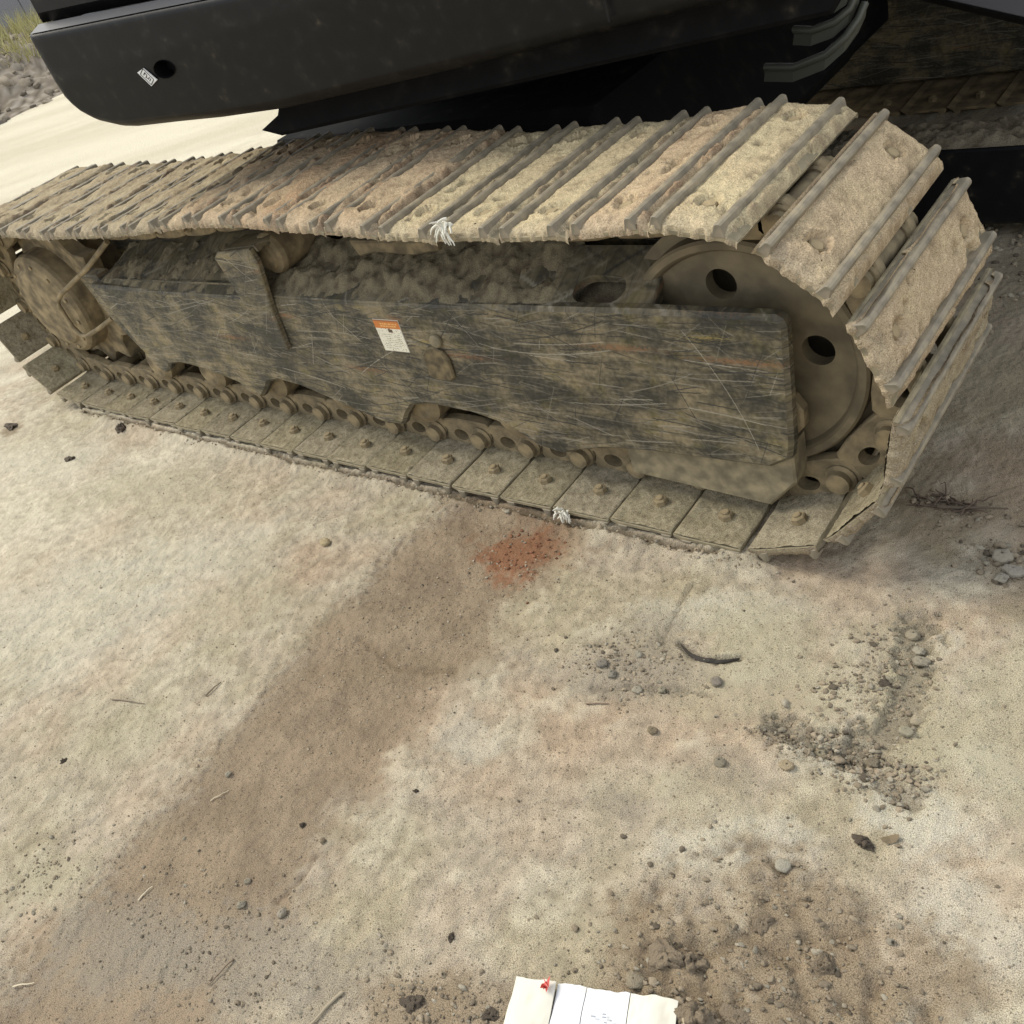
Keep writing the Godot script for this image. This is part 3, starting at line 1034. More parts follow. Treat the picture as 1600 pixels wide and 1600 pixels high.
func near_track() -> void:
	var p := chain()
	var d := track_meshes()
	var tan_cols := [Color(0.635, 0.50, 0.315), Color(0.59, 0.455, 0.295), Color(0.42, 0.32, 0.205)]
	var yellow := [Color(0.655, 0.55, 0.345), Color(0.60, 0.485, 0.305), Color(0.37, 0.29, 0.19)]
	var pinkish := [Color(0.61, 0.475, 0.305), Color(0.565, 0.425, 0.275), Color(0.38, 0.265, 0.17)]
	var rusty := [Color(0.57, 0.43, 0.27), Color(0.52, 0.36, 0.22), Color(0.33, 0.235, 0.155)]
	var drab := [Color(0.48, 0.405, 0.27), Color(0.42, 0.34, 0.225), Color(0.27, 0.205, 0.14)]
	var palettes := {0: yellow, 1: tan_cols, 2: tan_cols, 3: drab, 4: drab, 5: drab, 45: pinkish, 44: yellow, 43: yellow, 42: yellow, 41: pinkish, 40: pinkish, 39: rusty, 38: pinkish, 37: pinkish}
	for k in p.size():
		var f := shoe_frame(p, k)
		var outer := k <= 5 or k >= 28
		var jitter := Transform3D(Basis(Vector3(0, 0, 1), rng.randfn(0, 0.012)) * Basis(Vector3(1, 0, 0), rng.randfn(0, 0.002)), Vector3(0, rng.randfn(0, 0.0012), rng.randfn(0, 0.0025)))
		f = f * jitter
		var shoe := part("track_shoe", d.plate, M.plate, machine, f)
		part("grouser", d["bar%d" % (k % 3)], M.grouser, shoe, Transform3D(Basis(), Vector3(0.020, 0, 0)))
		part("grouser", d["bar%d" % ((k + 1) % 3)], M.grouser, shoe, Transform3D(Basis(), Vector3(0.150, 0, 0)))
		for z in [-0.095, -0.485]:
			var turn := Basis(Vector3(0, 1, 0), rng.randf() * TAU)
			part("bolt", d.bolt, M.link, shoe, Transform3D(turn, Vector3(0.085, 0, z)))
		if outer:
			var far_left := k >= 28 and k <= 37
			var full := 0.020 if not far_left else 0.026
			var cover := 0.55 if not far_left else 0.75
			if k in [38, 39, 40, 41]:
				cover = 0.6
				full = 0.0245
			if k in [0, 1, 2, 43, 44]:
				full = 0.018
				cover = 0.58 + 0.12 * sin(k * 2.1)
			part("mud_cake", shoe_mud(k, full, cover, palettes.get(k, drab), Color(0.42, 0.36, 0.27), k <= 4 or k >= 40), M.mud, shoe)
		if not outer or k in [3, 4, 5]:
			part("mud_film", inner_mud(k), M.mud, shoe)
		for z in [-0.205, -0.375]:
			part("track_link", d.link, M.link, machine, shoe_frame(p, k, z))
		part("track_bushing", d.bushing, M.link, machine, shoe_frame(p, k, -0.29))


func near_frame() -> void:
	# front idler
	var s := Shape.new()
	s.lathe([Vector2(0.255, -0.390), Vector2(0.283, -0.390), Vector2(0.289, -0.384), Vector2(0.289, -0.335), Vector2(0.318, -0.330), Vector2(0.318, -0.250), Vector2(0.289, -0.245), Vector2(0.289, -0.199), Vector2(0.283, -0.193), Vector2(0.268, -0.193), Vector2(0.262, -0.199), Vector2(0.256, -0.214), Vector2(0.10, -0.226), Vector2(0.095, -0.23)], 72)
	var idler := part("idler_wheel", s.mesh(), M.idler, machine, Transform3D(Basis(), Vector3(IDLER.x, IDLER.y, 0)))
	s = Shape.new()
	var holes := []
	for k in 4:
		var a := deg_to_rad(8.0 + 90.0 * k)
		holes.append(oval(Vector2(cos(a), sin(a)) * 0.178, 0.037, 0.037, 24))
	s.prism(oval(Vector2.ZERO, 0.257, 0.257, 72), -0.245, -0.2125, 0.0, holes)
	part("web", s.mesh(), M.idler, idler)
	s = Shape.new()
	s.lathe([Vector2(0.11, -0.30), Vector2(0.11, -0.195), Vector2(0.10, -0.185), Vector2(0.0, -0.185)], 36)
	part("hub", s.mesh(), M.link, idler)
	s = Shape.new()
	s.prism(oval(Vector2.ZERO, 0.257, 0.257, 48), -0.375, -0.35)
	part("rear_web", s.mesh(), M.idler, idler)
	idler.mesh = idler_rim()
	# sprocket and final drive
	s = Shape.new()
	var teeth := PackedVector2Array()
	for k in 12 * 6:
		var q := k % 6
		var a := TAU * k / 72.0 + 0.1
		var r: float = [0.325, 0.30, 0.295, 0.30, 0.325, 0.355][q]
		teeth.append(Vector2(cos(a), sin(a)) * r)
	s.prism(teeth, -0.33, -0.25, 0.006)
	part("sprocket", s.mesh(), M.link, machine, Transform3D(Basis(), Vector3(SPROCKET.x, SPROCKET.y, 0)))
	s = Shape.new()
	s.lathe([Vector2(0.0, -0.80), Vector2(0.24, -0.80), Vector2(0.25, -0.36), Vector2(0.235, -0.35), Vector2(0.235, -0.185), Vector2(0.230, -0.168), Vector2(0.215, -0.154), Vector2(0.18, -0.146), Vector2(0.172, -0.136), Vector2(0.155, -0.130), Vector2(0.08, -0.127), Vector2(0.0, -0.126)], 48)
	var fd := part("final_drive", s.mesh(), M.link, machine, Transform3D(Basis(), Vector3(SPROCKET.x - 0.03, SPROCKET.y, 0)))
	s = Shape.new()
	s.prism(oval(Vector2.ZERO, 0.010, 0.010, 6), 0.0, 0.008, 0.003)
	var nut := s.mesh()
	for k in 12:
		var a := TAU * k / 12.0 + 0.2
		part("bolt", nut, M.link, fd, Transform3D(Basis(), Vector3(cos(a) * 0.198, sin(a) * 0.198, -0.1515)))
	# the box of the track frame
	s = Shape.new()
	s.prism(poly([-2.485, 0.60, -2.41, 0.43, -2.36, 0.25, -2.30, 0.215, -2.255, 0.235, -2.23, 0.262, -2.15, 0.275, -2.06, 0.27, -1.90, 0.245, -1.80, 0.22, -1.77, 0.178, -1.70, 0.172, -1.65, 0.21, -1.61, 0.245, -1.54, 0.262, -1.42, 0.247, -1.25, 0.20, -1.14, 0.168, -1.06, 0.145, -0.98, 0.152, -0.94, 0.20, -0.90, 0.235, -0.83, 0.252, -0.65, 0.242, -0.52, 0.212, -0.44, 0.158, -0.36, 0.145, -0.30, 0.165, -0.20, 0.19, -0.10, 0.20, 0.255, 0.212, 0.31, 0.245, 0.32, 0.29, 0.343, 0.585, 0.337, 0.602, 0.322, 0.611, 0.0, 0.61, -0.24, 0.604, -0.7, 0.596, -1.15, 0.59, -1.7, 0.588, -2.0, 0.59]), -0.140, -0.10, 0.010)
	var frame := part("side_frame", s.mesh(), M.frame, machine)
	# sloping roof with a slotted opening behind the idler
	s = Shape.new()
	var slope := Basis(Vector3(1, 0, 0), -atan2(1.0, 0.42))
	s.x = Transform3D(slope, Vector3(0, 0.594, -0.104))
	s.prism(poly([-1.45, -0.003, -1.45, 0.2, -0.04, 0.2, 0.0, 0.15, 0.03, -0.005]), -0.025, 0.0, 0.004, [oval_slot(Vector2(-0.14, 0.068), 0.072, 0.040)])
	part("roof_plate", s.mesh(), M.frame, frame)
	s = Shape.new()
	s.x = Transform3D(slope, Vector3(0, 0.588, -0.104))
	s.prism(poly([-2.47, -0.004, -2.40, 0.16, -2.34, 0.30, -1.45, 0.30, -1.45, -0.004]), -0.025, 0.0, 0.004)
	part("roof_plate", s.mesh(), M.frame, frame)
	s = Shape.new()
	s.box(Vector3(-1.37, 0.43, -0.29), Vector3(2.06, 0.36, 0.30))
	s.prism(poly([-3.25, 0.3, -2.78, 0.25, -0.4, 0.2, -0.4, 0.66, -1.0, 0.74, -3.1, 0.74, -3.25, 0.68]), -0.5, -0.46)
	s.box(Vector3(-0.6, 0.5, -0.42), Vector3(1.3, 0.4, 0.06))
	s.box(Vector3(-0.02, 0.43, -0.155), Vector3(0.3, 0.14, 0.035))
	part("core", s.mesh(), M.frame, frame)
	# mud heaped on the roof
	part("mud_heap", roof_mud(), M.mud, frame)
	s = Shape.new()
	s.prism(poly([-0.16, 0.10, 0.225, 0.072, 0.30, 0.155, 0.303, 0.26, -0.16, 0.25]), -0.20, -0.125, 0.006)
	part("track_guide", s.mesh(), M.plate, machine)
	# idler yoke block peeping out behind the plate
	s = Shape.new()
	s.prism(poly([0.2, 0.27, 0.295, 0.265, 0.325, 0.30, 0.328, 0.345, 0.31, 0.375, 0.2, 0.38]), -0.185, -0.15, 0.006)
	part("yoke", s.mesh(), M.link, machine)
	# carrier roller with its bracket
	s = Shape.new()
	s.lathe([Vector2(0, -0.44), Vector2(0.06, -0.44), Vector2(0.066, -0.43), Vector2(0.066, -0.17), Vector2(0.06, -0.155), Vector2(0.045, -0.15), Vector2(0.04, -0.14), Vector2(0, -0.138)], 30)
	part("carrier_roller", s.mesh(), M.link, machine, Transform3D(Basis(), Vector3(-1.33, 0.705, 0)))
	s = Shape.new()
	s.prism(poly([-1.50, 0.735, -1.47, 0.752, -1.30, 0.765, -1.29, 0.72, -1.335, 0.56, -1.36, 0.41, -1.49, 0.415, -1.47, 0.56]), -0.10, -0.078, 0.004)
	s.prism(poly([-1.50, 0.735, -1.47, 0.752, -1.30, 0.765, -1.29, 0.745, -1.47, 0.735]), -0.20, -0.10, 0.003)
	part("roller_bracket", s.mesh(), M.frame, machine)
	s = Shape.new()
	s.prism(poly([-1.05, 0.705, -0.70, 0.705, -0.70, 0.675, -0.80, 0.66, -0.95, 0.668, -1.03, 0.655]), -0.31, -0.24, 0.006)
	part("slide_plate", s.mesh(), M.link, machine)
	# lower rollers between the links
	s = Shape.new()
	s.lathe([Vector2(0, -0.42), Vector2(0.075, -0.42), Vector2(0.075, -0.35), Vector2(0.06, -0.34), Vector2(0.06, -0.24), Vector2(0.075, -0.23), Vector2(0.075, -0.16), Vector2(0.05, -0.145), Vector2(0, -0.145)], 24)
	var roller := s.mesh()
	for k in 7:
		part("track_roller", roller, M.link, machine, Transform3D(Basis(), Vector3(-2.45 + k * 0.38, 0.205, 0)))
	# bent guard bar by the final drive
	s = Shape.new()
	s.tube([Vector3(-2.19, 0.77, -0.12), Vector3(-2.42, 0.67, -0.10), Vector3(-2.74, 0.56, -0.09), Vector3(-2.80, 0.53, -0.088), Vector3(-2.825, 0.50, -0.086), Vector3(-2.825, 0.40, -0.086), Vector3(-2.80, 0.365, -0.088), Vector3(-2.76, 0.36, -0.092), Vector3(-2.66, 0.39, -0.11), Vector3(-2.58, 0.42, -0.15)], 0.010, 0.010, 8)
	part("guard_bar", s.mesh(), M.link, machine)
	s = Shape.new()
	s.prism(poly([-2.62, 0.62, -2.55, 0.42, -2.44, 0.26, -2.36, 0.25, -2.40, 0.43, -2.47, 0.62]), -0.20, -0.135, 0.006)
	part("frame_end", s.mesh(), M.frame, frame)
	# cover plate and its plug
	s = Shape.new()
	s.prism(poly([-0.752, 0.372, -0.73, 0.358, -0.672, 0.358, -0.652, 0.372, -0.648, 0.43, -0.66, 0.455, -0.69, 0.468, -0.72, 0.462, -0.745, 0.44]), -0.10, -0.088, 0.004)
	var cover := part("cover_plate", s.mesh(), tri_tex(mat(Color(0.8, 0.78, 0.72), 0.8), T.rust, Vector3.ONE * 3), machine)
	s = Shape.new()
	s.prism(oval(Vector2(-0.672, 0.487), 0.02, 0.02, 16), -0.10, -0.085, 0.004)
	part("plug", s.mesh(), M.plate, cover)
	# warning label: orange head, pale field with lines of small print
	s = Shape.new()
	s.prism(poly([-0.905, 0.54, -0.80, 0.54, -0.803, 0.436, -0.905, 0.436]), -0.10, -0.0985)
	var lab := part("warning_label", s.mesh(), mat(lin(0.6, 0.58, 0.5), 0.6), machine)
	s = Shape.new()
	s.put(Vector3(-0.904, 0.437, -0.0978), Vector3(0, 0, 1), Vector2(0, 1))
	s.put(Vector3(-0.801, 0.539, -0.0978), Vector3(0, 0, 1), Vector2(1, 0))
	s.put(Vector3(-0.804, 0.437, -0.0978), Vector3(0, 0, 1), Vector2(1, 1))
	s.put(Vector3(-0.904, 0.437, -0.0978), Vector3(0, 0, 1), Vector2(0, 1))
	s.put(Vector3(-0.904, 0.539, -0.0978), Vector3(0, 0, 1), Vector2(0, 0))
	s.put(Vector3(-0.801, 0.539, -0.0978), Vector3(0, 0, 1), Vector2(1, 0))
	var lm := mat(Color.WHITE, 0.55)
	lm.albedo_texture = label_print()
	part("print", s.mesh(), lm, lab)


func idler_rim() -> ArrayMesh:
	var s := Shape.new()
	s.lathe([Vector2(0.245, -0.390), Vector2(0.283, -0.390), Vector2(0.289, -0.384), Vector2(0.289, -0.335), Vector2(0.318, -0.330), Vector2(0.318, -0.250), Vector2(0.289, -0.245), Vector2(0.289, -0.199), Vector2(0.283, -0.193), Vector2(0.268, -0.193), Vector2(0.262, -0.199), Vector2(0.255, -0.2135)], 72)
	return s.mesh()


func oval_slot(c: Vector2, half: float, r: float) -> PackedVector2Array:
	var p := PackedVector2Array()
	for k in 9:
		var a := -PI / 2 + PI * k / 8.0
		p.append(c + Vector2(half - r + cos(a) * r, sin(a) * r))
	for k in 9:
		var a := PI / 2 + PI * k / 8.0
		p.append(c + Vector2(-half + r + cos(a) * r, sin(a) * r))
	return p


func roof_mud() -> ArrayMesh:
	var nu := 300
	var nv := 26
	var a := noise(601, 6.0, 4)
	var b := noise(603, 20.0, 4)
	var pos := PackedVector3Array()
	var col := PackedColorArray()
	for j in nv:
		var t := float(j) / (nv - 1)
		for i in nu:
			var x := -2.42 + 2.42 * i / (nu - 1)
			var z := -0.108 - 0.19 * t
			var base := 0.594 + 0.42 * (-0.104 - z)
			if x < -1.45:
				base = 0.588 + 0.42 * (-0.104 - z)
			var n1 := a.get_noise_2d(x, z)
			var n2 := b.get_noise_2d(x, z)
			var fill := 0.25 + n1 * 1.2 + 0.35 * t
			if x < -1.5:
				fill -= 0.45
			var h := 0.022 * clampf(fill, 0, 1) * smoothstep(0.0, 0.3, t) + 0.007 * n2 * clampf(fill + 0.3, 0, 1)
			if fill < 0.02 or (x > -0.26 and x < 0.02):
				h = minf(h, -0.004 + 0.004 * n2)
			if x > -0.25:
				h = -0.06
			pos.append(Vector3(x, base + h, z))
			var c := Color(0.255, 0.215, 0.145).lerp(Color(0.33, 0.285, 0.19), clampf(0.5 + n1 + n2, 0, 1)).lerp(Color(0.15, 0.12, 0.085), clampf(-n2 * 2.0, 0, 0.7))
			col.append(c)
	return sheet(pos, col, nu, nv, false)


func label_print() -> ImageTexture:
	var im := Image.create(256, 256, false, Image.FORMAT_RGB8)
	im.fill(Color(0.90, 0.88, 0.80))
	im.fill_rect(Rect2i(0, 0, 256, 68), Color(0.80, 0.48, 0.22))
	im.fill_rect(Rect2i(0, 0, 256, 12), Color(0.62, 0.40, 0.24))
	var r := RandomNumberGenerator.new()
	r.seed = 5
	for y in [26, 44]:
		var x := 60
		while x < 220:
			var w := r.randi_range(8, 22)
			im.fill_rect(Rect2i(x, y, w, 10), Color(0.90, 0.72, 0.45))
			x += w + 6
	im.fill_rect(Rect2i(120, 74, 44, 26), Color(0.35, 0.30, 0.24))
	im.fill_rect(Rect2i(130, 66, 14, 12), Color(0.40, 0.32, 0.24))
	for row in 8:
		var x := 34
		while x < 220:
			var w := r.randi_range(10, 34)
			if r.randf() < 0.8:
				im.fill_rect(Rect2i(x, 116 + row * 16, mini(w, 226 - x), 5), Color(0.66, 0.66, 0.58))
			x += w + 8
	for k in 260:
		var q := Vector2i(r.randi_range(0, 250), r.randi_range(0, 250))
		im.fill_rect(Rect2i(q, Vector2i(r.randi_range(1, 8), r.randi_range(1, 5))), Color(0.55, 0.48, 0.36))
	return ImageTexture.create_from_image(im)


func far_track() -> void:
	var p := chain()
	var s := Shape.new()
	s.prism(poly([0.004, 0.043, 0.16, 0.043, 0.186, 0.034, 0.192, 0.038, 0.165, 0.055, 0.004, 0.055]), -WIDTH, 0.0, 0.002)
	s.prism(poly([0.005, 0.05, 0.035, 0.05, 0.028, 0.083, 0.012, 0.083]), -WIDTH, 0.0, 0.003)
	s.prism(poly([0.135, 0.05, 0.165, 0.05, 0.158, 0.083, 0.142, 0.083]), -WIDTH, 0.0, 0.003)
	var m := s.mesh()
	var nut := track_meshes()
	for k in p.size():
		var shoe := part("far_track_shoe", m, M.far_steel, machine, Transform3D(Basis(), Vector3(0, -0.022, 0)) * shoe_frame(p, k, -2.72))
		if k >= 6 and k < 24:
			part("bolt", nut.bolt, M.far_steel, shoe, Transform3D(Basis(), Vector3(0.085, 0, -0.095)))
		part("far_track_link", nut.link, M.far_steel, machine, Transform3D(Basis(), Vector3(0, -0.022, 0)) * shoe_frame(p, k, -3.09))
	s = Shape.new()
	s.prism(poly([-2.7, 0.6, -2.5, 0.03, 0.33, 0.03, 0.36, 0.6, 0.1, 0.74, -2.5, 0.74]), -3.06, -3.02, 0.01)
	part("far_side_frame", s.mesh(), M.frame, machine)
	s = Shape.new()
	s.lathe([Vector2(0, -3.3), Vector2(0.29, -3.3), Vector2(0.29, -3.09), Vector2(0.27, -3.08), Vector2(0.25, -3.10), Vector2(0, -3.10)], 40)
	part("far_idler_wheel", s.mesh(), M.far_steel, machine, Transform3D(Basis(), Vector3(IDLER.x, IDLER.y, 0)))
	part("far_sprocket", s.mesh(), M.far_steel, machine, Transform3D(Basis(), Vector3(SPROCKET.x, SPROCKET.y, 0)))


func lower_body() -> void:
	var s := Shape.new()
	s.prism(poly([-2.15, 0.34, -0.45, 0.34, -0.35, 0.45, -0.55, 0.80, -2.05, 0.80, -2.3, 0.45]), -2.45, -0.85, 0.03)
	part("car_body", s.mesh(), M.chassis, machine)
	s = Shape.new()
	s.box(Vector3(-0.62, 0.47, -1.65), Vector3(0.34, 0.24, 2.5), 0.02)
	s.box(Vector3(-2.05, 0.47, -1.65), Vector3(0.34, 0.24, 2.5), 0.02)
	part("cross_beam", s.mesh(), M.chassis, machine)
	s = Shape.new()
	s.x = Transform3D(Basis(Vector3(1, 0, 0), Vector3(0, 0, -1), Vector3(0, 1, 0)), Vector3(-1.3, 0, -1.7))
	s.lathe([Vector2(0, 0.79), Vector2(0.62, 0.79), Vector2(0.62, 0.90), Vector2(0.58, 0.91), Vector2(0.58, 0.99), Vector2(0, 0.99)], 48)
	part("turntable_ring", s.mesh(), M.chassis, machine)
	# long low beam between the tracks with soil lying on it
	s = Shape.new()
	s.prism(poly([-0.9, 0.05, 1.15, 0.05, 1.15, 0.305, -0.9, 0.305]), -1.82, -1.6, 0.012)
	var beam := part("low_beam", s.mesh(), M.panel, machine)
	var a := noise(701, 9.0, 4)
	var b := noise(703, 40.0, 3)
	var pos := PackedVector3Array()
	var col := PackedColorArray()
	var nu := 220
	var nv := 26
	for j in nv:
		var t := float(j) / (nv - 1)
		for i in nu:
			var x := -0.88 + 2.0 * i / (nu - 1)
			var z := -1.604 - 0.212 * t
			var n1 := a.get_noise_2d(x, z)
			var n2 := b.get_noise_2d(x, z)
			pos.append(Vector3(x, 0.304 + (0.014 + 0.02 * n1 + 0.008 * n2) * smoothstep(0, 0.2, t) * smoothstep(1, 0.8, t), z))
			col.append(Color(0.22, 0.18, 0.125).lerp(Color(0.33, 0.28, 0.2), clampf(0.5 + n1 * 1.4 + n2, 0, 1)))
	part("soil", sheet(pos, col, nu, nv, false), M.mud, beam)


func upper_body() -> void:
	var base := Transform3D(Basis(Vector3(0.9724, 0, -0.2335), Vector3(0, 1, 0), Vector3(0.2335, 0, 0.9724)), Vector3(-1.108, 0, -0.226))
	# lower panel: s along it from the machine's tail, its foot a little tucked under, the tail corner rounded
	var foot := [[-0.74, 1.285], [-0.735, 1.26], [-0.72, 1.232], [-0.70, 1.195], [-0.665, 1.165], [-0.60, 1.139], [-0.547, 1.129], [-0.393, 1.115], [-0.227, 1.098], [0.0, 1.082], [0.55, 1.079], [1.45, 1.083]]
	var cols := PackedFloat32Array()
	var s0 := -0.76
	for k in 12:
		cols.append(s0 + 0.10 * pow(k / 11.0, 1.5))
	while cols[cols.size() - 1] < 0.6:
		cols.append(cols[cols.size() - 1] + 0.008)
	while cols[cols.size() - 1] < 1.42:
		cols.append(cols[cols.size() - 1] + 0.06)
	var nv := 44
	var hole_at := Vector2(-0.298, 1.262)
	var sh := Shape.new()
	var pts := []
	var nu := cols.size()
	for j in nv:
		var t := float(j) / (nv - 1)
		for i in nu:
			var s := cols[i]
			var low := 1.082
			for q in foot.size() - 1:
				if s >= foot[q][0] and s <= foot[q + 1][0]:
					low = lerpf(foot[q][1], foot[q + 1][1], (s - foot[q][0]) / (foot[q + 1][0] - foot[q][0]))
			if s < -0.74:
				low = 1.285 + (-0.74 - s) * 1.5
			var crest := 1.384 - 0.08 * s
			var y := lerpf(low, crest, pow(t, 1.4))
			# set-back: rounded foot, tucked below the crease, rounded tail corner
			var back := 0.0
			back += 0.10 * maxf(0.0, 1.305 - y)
			back += 0.035 * pow(clampf(1.0 - (y - low) / 0.035, 0, 1), 2.0)
			back += 0.03 * pow(clampf(1.0 - (crest - y) / 0.012, 0, 1), 2.0) * 0.4
			back += 0.09 * pow(clampf(1.0 - (s + 0.76) / 0.05, 0, 1), 2.2)
			var d := Vector2((s - hole_at.x) / 0.037, (y - hole_at.y) / 0.0235)
			d = d.rotated(0.12)
			if d.length() < 1.0 and d.length() > 0.55:
				d = d.normalized()
				d = d.rotated(-0.12)
				s = hole_at.x + d.x * 0.037
				y = hole_at.y + d.y * 0.0235
			pts.append(Vector3(s, y, -back))
	var inside := func(p: Vector3) -> bool:
		return Vector2((p.x - hole_at.x) / 0.037, (p.y - hole_at.y) / 0.0235).length() < 0.97
	var nor := []
	for j in nv:
		for i in nu:
			var du: Vector3 = pts[j * nu + mini(i + 1, nu - 1)] - pts[j * nu + maxi(i - 1, 0)]
			var dv: Vector3 = pts[mini(j + 1, nv - 1) * nu + i] - pts[maxi(j - 1, 0) * nu + i]
			nor.append(du.cross(dv).normalized())
	for j in nv - 1:
		for i in nu - 1:
			var a := j * nu + i
			var mid: Vector3 = (pts[a] + pts[a + 1] + pts[a + nu] + pts[a + nu + 1]) * 0.25
			if inside.call(mid):
				continue
			sh.quad_n(pts[a], nor[a], pts[a + 1], nor[a + 1], pts[a + nu + 1], nor[a + nu + 1], pts[a + nu], nor[a + nu])
	# turned-in foot and tail edges give the sheet its thickness
	for i in nu - 1:
		var a: Vector3 = pts[i]
		var b: Vector3 = pts[i + 1]
		sh.quad(a + Vector3(0, 0.012, -0.05), b + Vector3(0, 0.012, -0.05), b, a)
	for j in nv - 1:
		var a: Vector3 = pts[j * nu]
		var b: Vector3 = pts[(j + 1) * nu]
		sh.quad(a + Vector3(0.02, 0, -0.3), a, b, b + Vector3(0.02, 0, -0.3))
	var panel := part("side_panel", sh.mesh(), M.panel, machine, base, "smooth black lower side panel with a rounded tail corner")
	sh = Shape.new()
	var ring := oval(hole_at, 0.037, 0.0235, 28)
	for i in 28:
		var a := ring[i]
		var b := ring[(i + 1) % 28]
		sh.quad(Vector3(b.x, b.y, -0.06), Vector3(a.x, a.y, -0.06), Vector3(a.x, a.y, 0.0), Vector3(b.x, b.y, 0.0))
		sh.tri(Vector3(hole_at.x, hole_at.y, -0.06), Vector3(a.x, a.y, -0.06), Vector3(b.x, b.y, -0.06))
	part("slot", sh.mesh(), M.panel, panel)
	# small white label with a black border and marks
	sh = Shape.new()
	var q := [Vector2(-0.394, 1.273), Vector2(-0.366, 1.279), Vector2(-0.338, 1.242), Vector2(-0.369, 1.231)]
	sh.prism(PackedVector2Array(q), -0.002, 0.0016)
	var lab := part("label", sh.mesh(), mat(lin(0.7, 0.7, 0.68), 0.5), panel)
	sh = Shape.new()
	var dr: Vector2 = (q[3] - q[0]).normalized()
	var sd := Vector2(-dr.y, dr.x)
	var c: Vector2 = (q[0] + q[1] + q[2] + q[3]) * 0.25
	for e in [[-0.019, 0.0, 0.0012, 0.010], [0.019, 0.0, 0.0012, 0.010], [0.0, -0.0105, 0.019, 0.0009], [0.0, 0.0105, 0.019, 0.0009], [-0.010, 0.001, 0.0015, 0.0055], [-0.006, 0.004, 0.004, 0.001], [-0.002, -0.001, 0.0013, 0.005], [0.003, -0.003, 0.004, 0.0011], [0.006, 0.002, 0.0013, 0.004], [0.011, 0.0, 0.0012, 0.005]]:
		var m: Vector2 = c + dr * e[0] + sd * e[1]
		sh.prism(PackedVector2Array([m - dr * e[2] - sd * e[3], m + dr * e[2] - sd * e[3], m + dr * e[2] + sd * e[3], m - dr * e[2] + sd * e[3]]), 0.0016, 0.0022)
	part("marks", sh.mesh(), mat(lin(0.05, 0.05, 0.05), 0.6), lab)
	# ledge and the engine cover above it
	sh = Shape.new()
	var led := [[-0.715, 1.4415], [1.45, 1.268]]
	sh.quad(Vector3(led[0][0], led[0][1] - 0.001, -0.006), Vector3(led[1][0], led[1][1] - 0.001, -0.006), Vector3(led[1][0], led[1][1] + 0.012, -0.05), Vector3(led[0][0], led[0][1] + 0.012, -0.05))
	part("ledge", sh.mesh(), mat(lin(0.12, 0.12, 0.125), 0.4), machine, base)  # greyer than the black panel: sky reflection put into its colour
	sh = Shape.new()
	sh.prism(poly([-0.73, 1.452, 1.45, 1.279, 1.45, 2.25, -0.55, 2.25, -0.70, 2.0]), -2.5, -0.05, 0.03)
	part("engine_cover", sh.mesh(), M.panel, machine, base)
	sh = Shape.new()
	sh.prism(poly([-0.74, 1.36, -0.70, 1.20, -0.6, 1.15, -0.2, 1.11, 1.42, 1.09, 1.42, 1.26, -0.72, 1.43]), -2.5, -0.056, 0.01)
	part("counterweight", sh.mesh(), M.panel, machine, base)
	sh = Shape.new()
	sh.prism(poly([-0.10, 1.086, -0.135, 1.042, -0.215, 1.012, -0.15, 0.985, 1.42, 0.985, 1.5, 1.086]), -2.4, -0.16, 0.012)
	part("swing_frame", sh.mesh(), M.chassis, machine, base)
	# the cab on the far side, out of view, added to shade the far track
	sh = Shape.new()
	sh.prism(poly([1.47, 1.09, 2.75, 1.09, 2.85, 1.6, 2.6, 2.7, 2.5, 2.78, 1.55, 2.78, 1.47, 2.7]), -2.5, -1.45, 0.03)
	var cab := part("cab", sh.mesh(), M.panel, machine, base)
	sh = Shape.new()
	sh.prism(poly([1.62, 1.75, 2.7, 1.75, 2.52, 2.6, 1.62, 2.6]), -1.452, -1.444, 0.003)
	sh.prism(poly([1.62, 1.75, 2.7, 1.75, 2.52, 2.6, 1.62, 2.6]), -2.506, -2.498, 0.003)
	var glass := mat(lin(0.03, 0.035, 0.04), 0.05)
	part("window", sh.mesh(), glass, cab)
	sh = Shape.new()
	sh.prism(poly([1.46, 1.0, 2.7, 1.0, 2.74, 1.086, 1.46, 1.086]), -2.45, -0.75, 0.012)
	part("front_deck", sh.mesh(), M.panel, machine, base)  # deck added with the cab, for the same shade
	# faint joint at the front of the panel
	sh = Shape.new()
	sh.box(Vector3(0.985, 1.19, -0.001), Vector3(0.008, 0.16, 0.006), 0.002)
	part("panel_strap", sh.mesh(), M.panel, machine, base)
	# curved hose guards hanging behind the track
	for g in [[Vector3(-0.18, 0.744, -1.2), Vector3(-0.09, 0.737, -1.19), Vector3(0.0, 0.757, -1.2), Vector3(0.05, 0.79, -1.22), Vector3(0.075, 0.821, -1.25), Vector3(0.085, 0.85, -1.28)], [Vector3(-0.10, 0.821, -1.24), Vector3(-0.04, 0.818, -1.22), Vector3(0.02, 0.828, -1.23), Vector3(0.055, 0.85, -1.25), Vector3(0.07, 0.885, -1.28)], [Vector3(-0.02, 0.90, -1.26), Vector3(0.02, 0.885, -1.24), Vector3(0.055, 0.90, -1.25), Vector3(0.07, 0.93, -1.28)]]:
		sh = Shape.new()
		for k in g.size() - 1:
			var a: Vector3 = g[k]
			var b: Vector3 = g[k + 1]
			var dn := Vector3(-0.01, -0.04, 0.0)
			var bk := Vector3(0, 0, -0.02)
			sh.quad(a + dn, b + dn, b, a)
			sh.quad(a, b, b + bk, a + bk)
			sh.quad(b + bk, b + dn + bk, a + dn + bk, a + bk)
			sh.quad(a + dn + bk, b + dn + bk, b + dn, a + dn)
		sh.tube(g, 0.011, 0.011, 8)
		part("hose_guard", sh.mesh(), M.guard, machine)
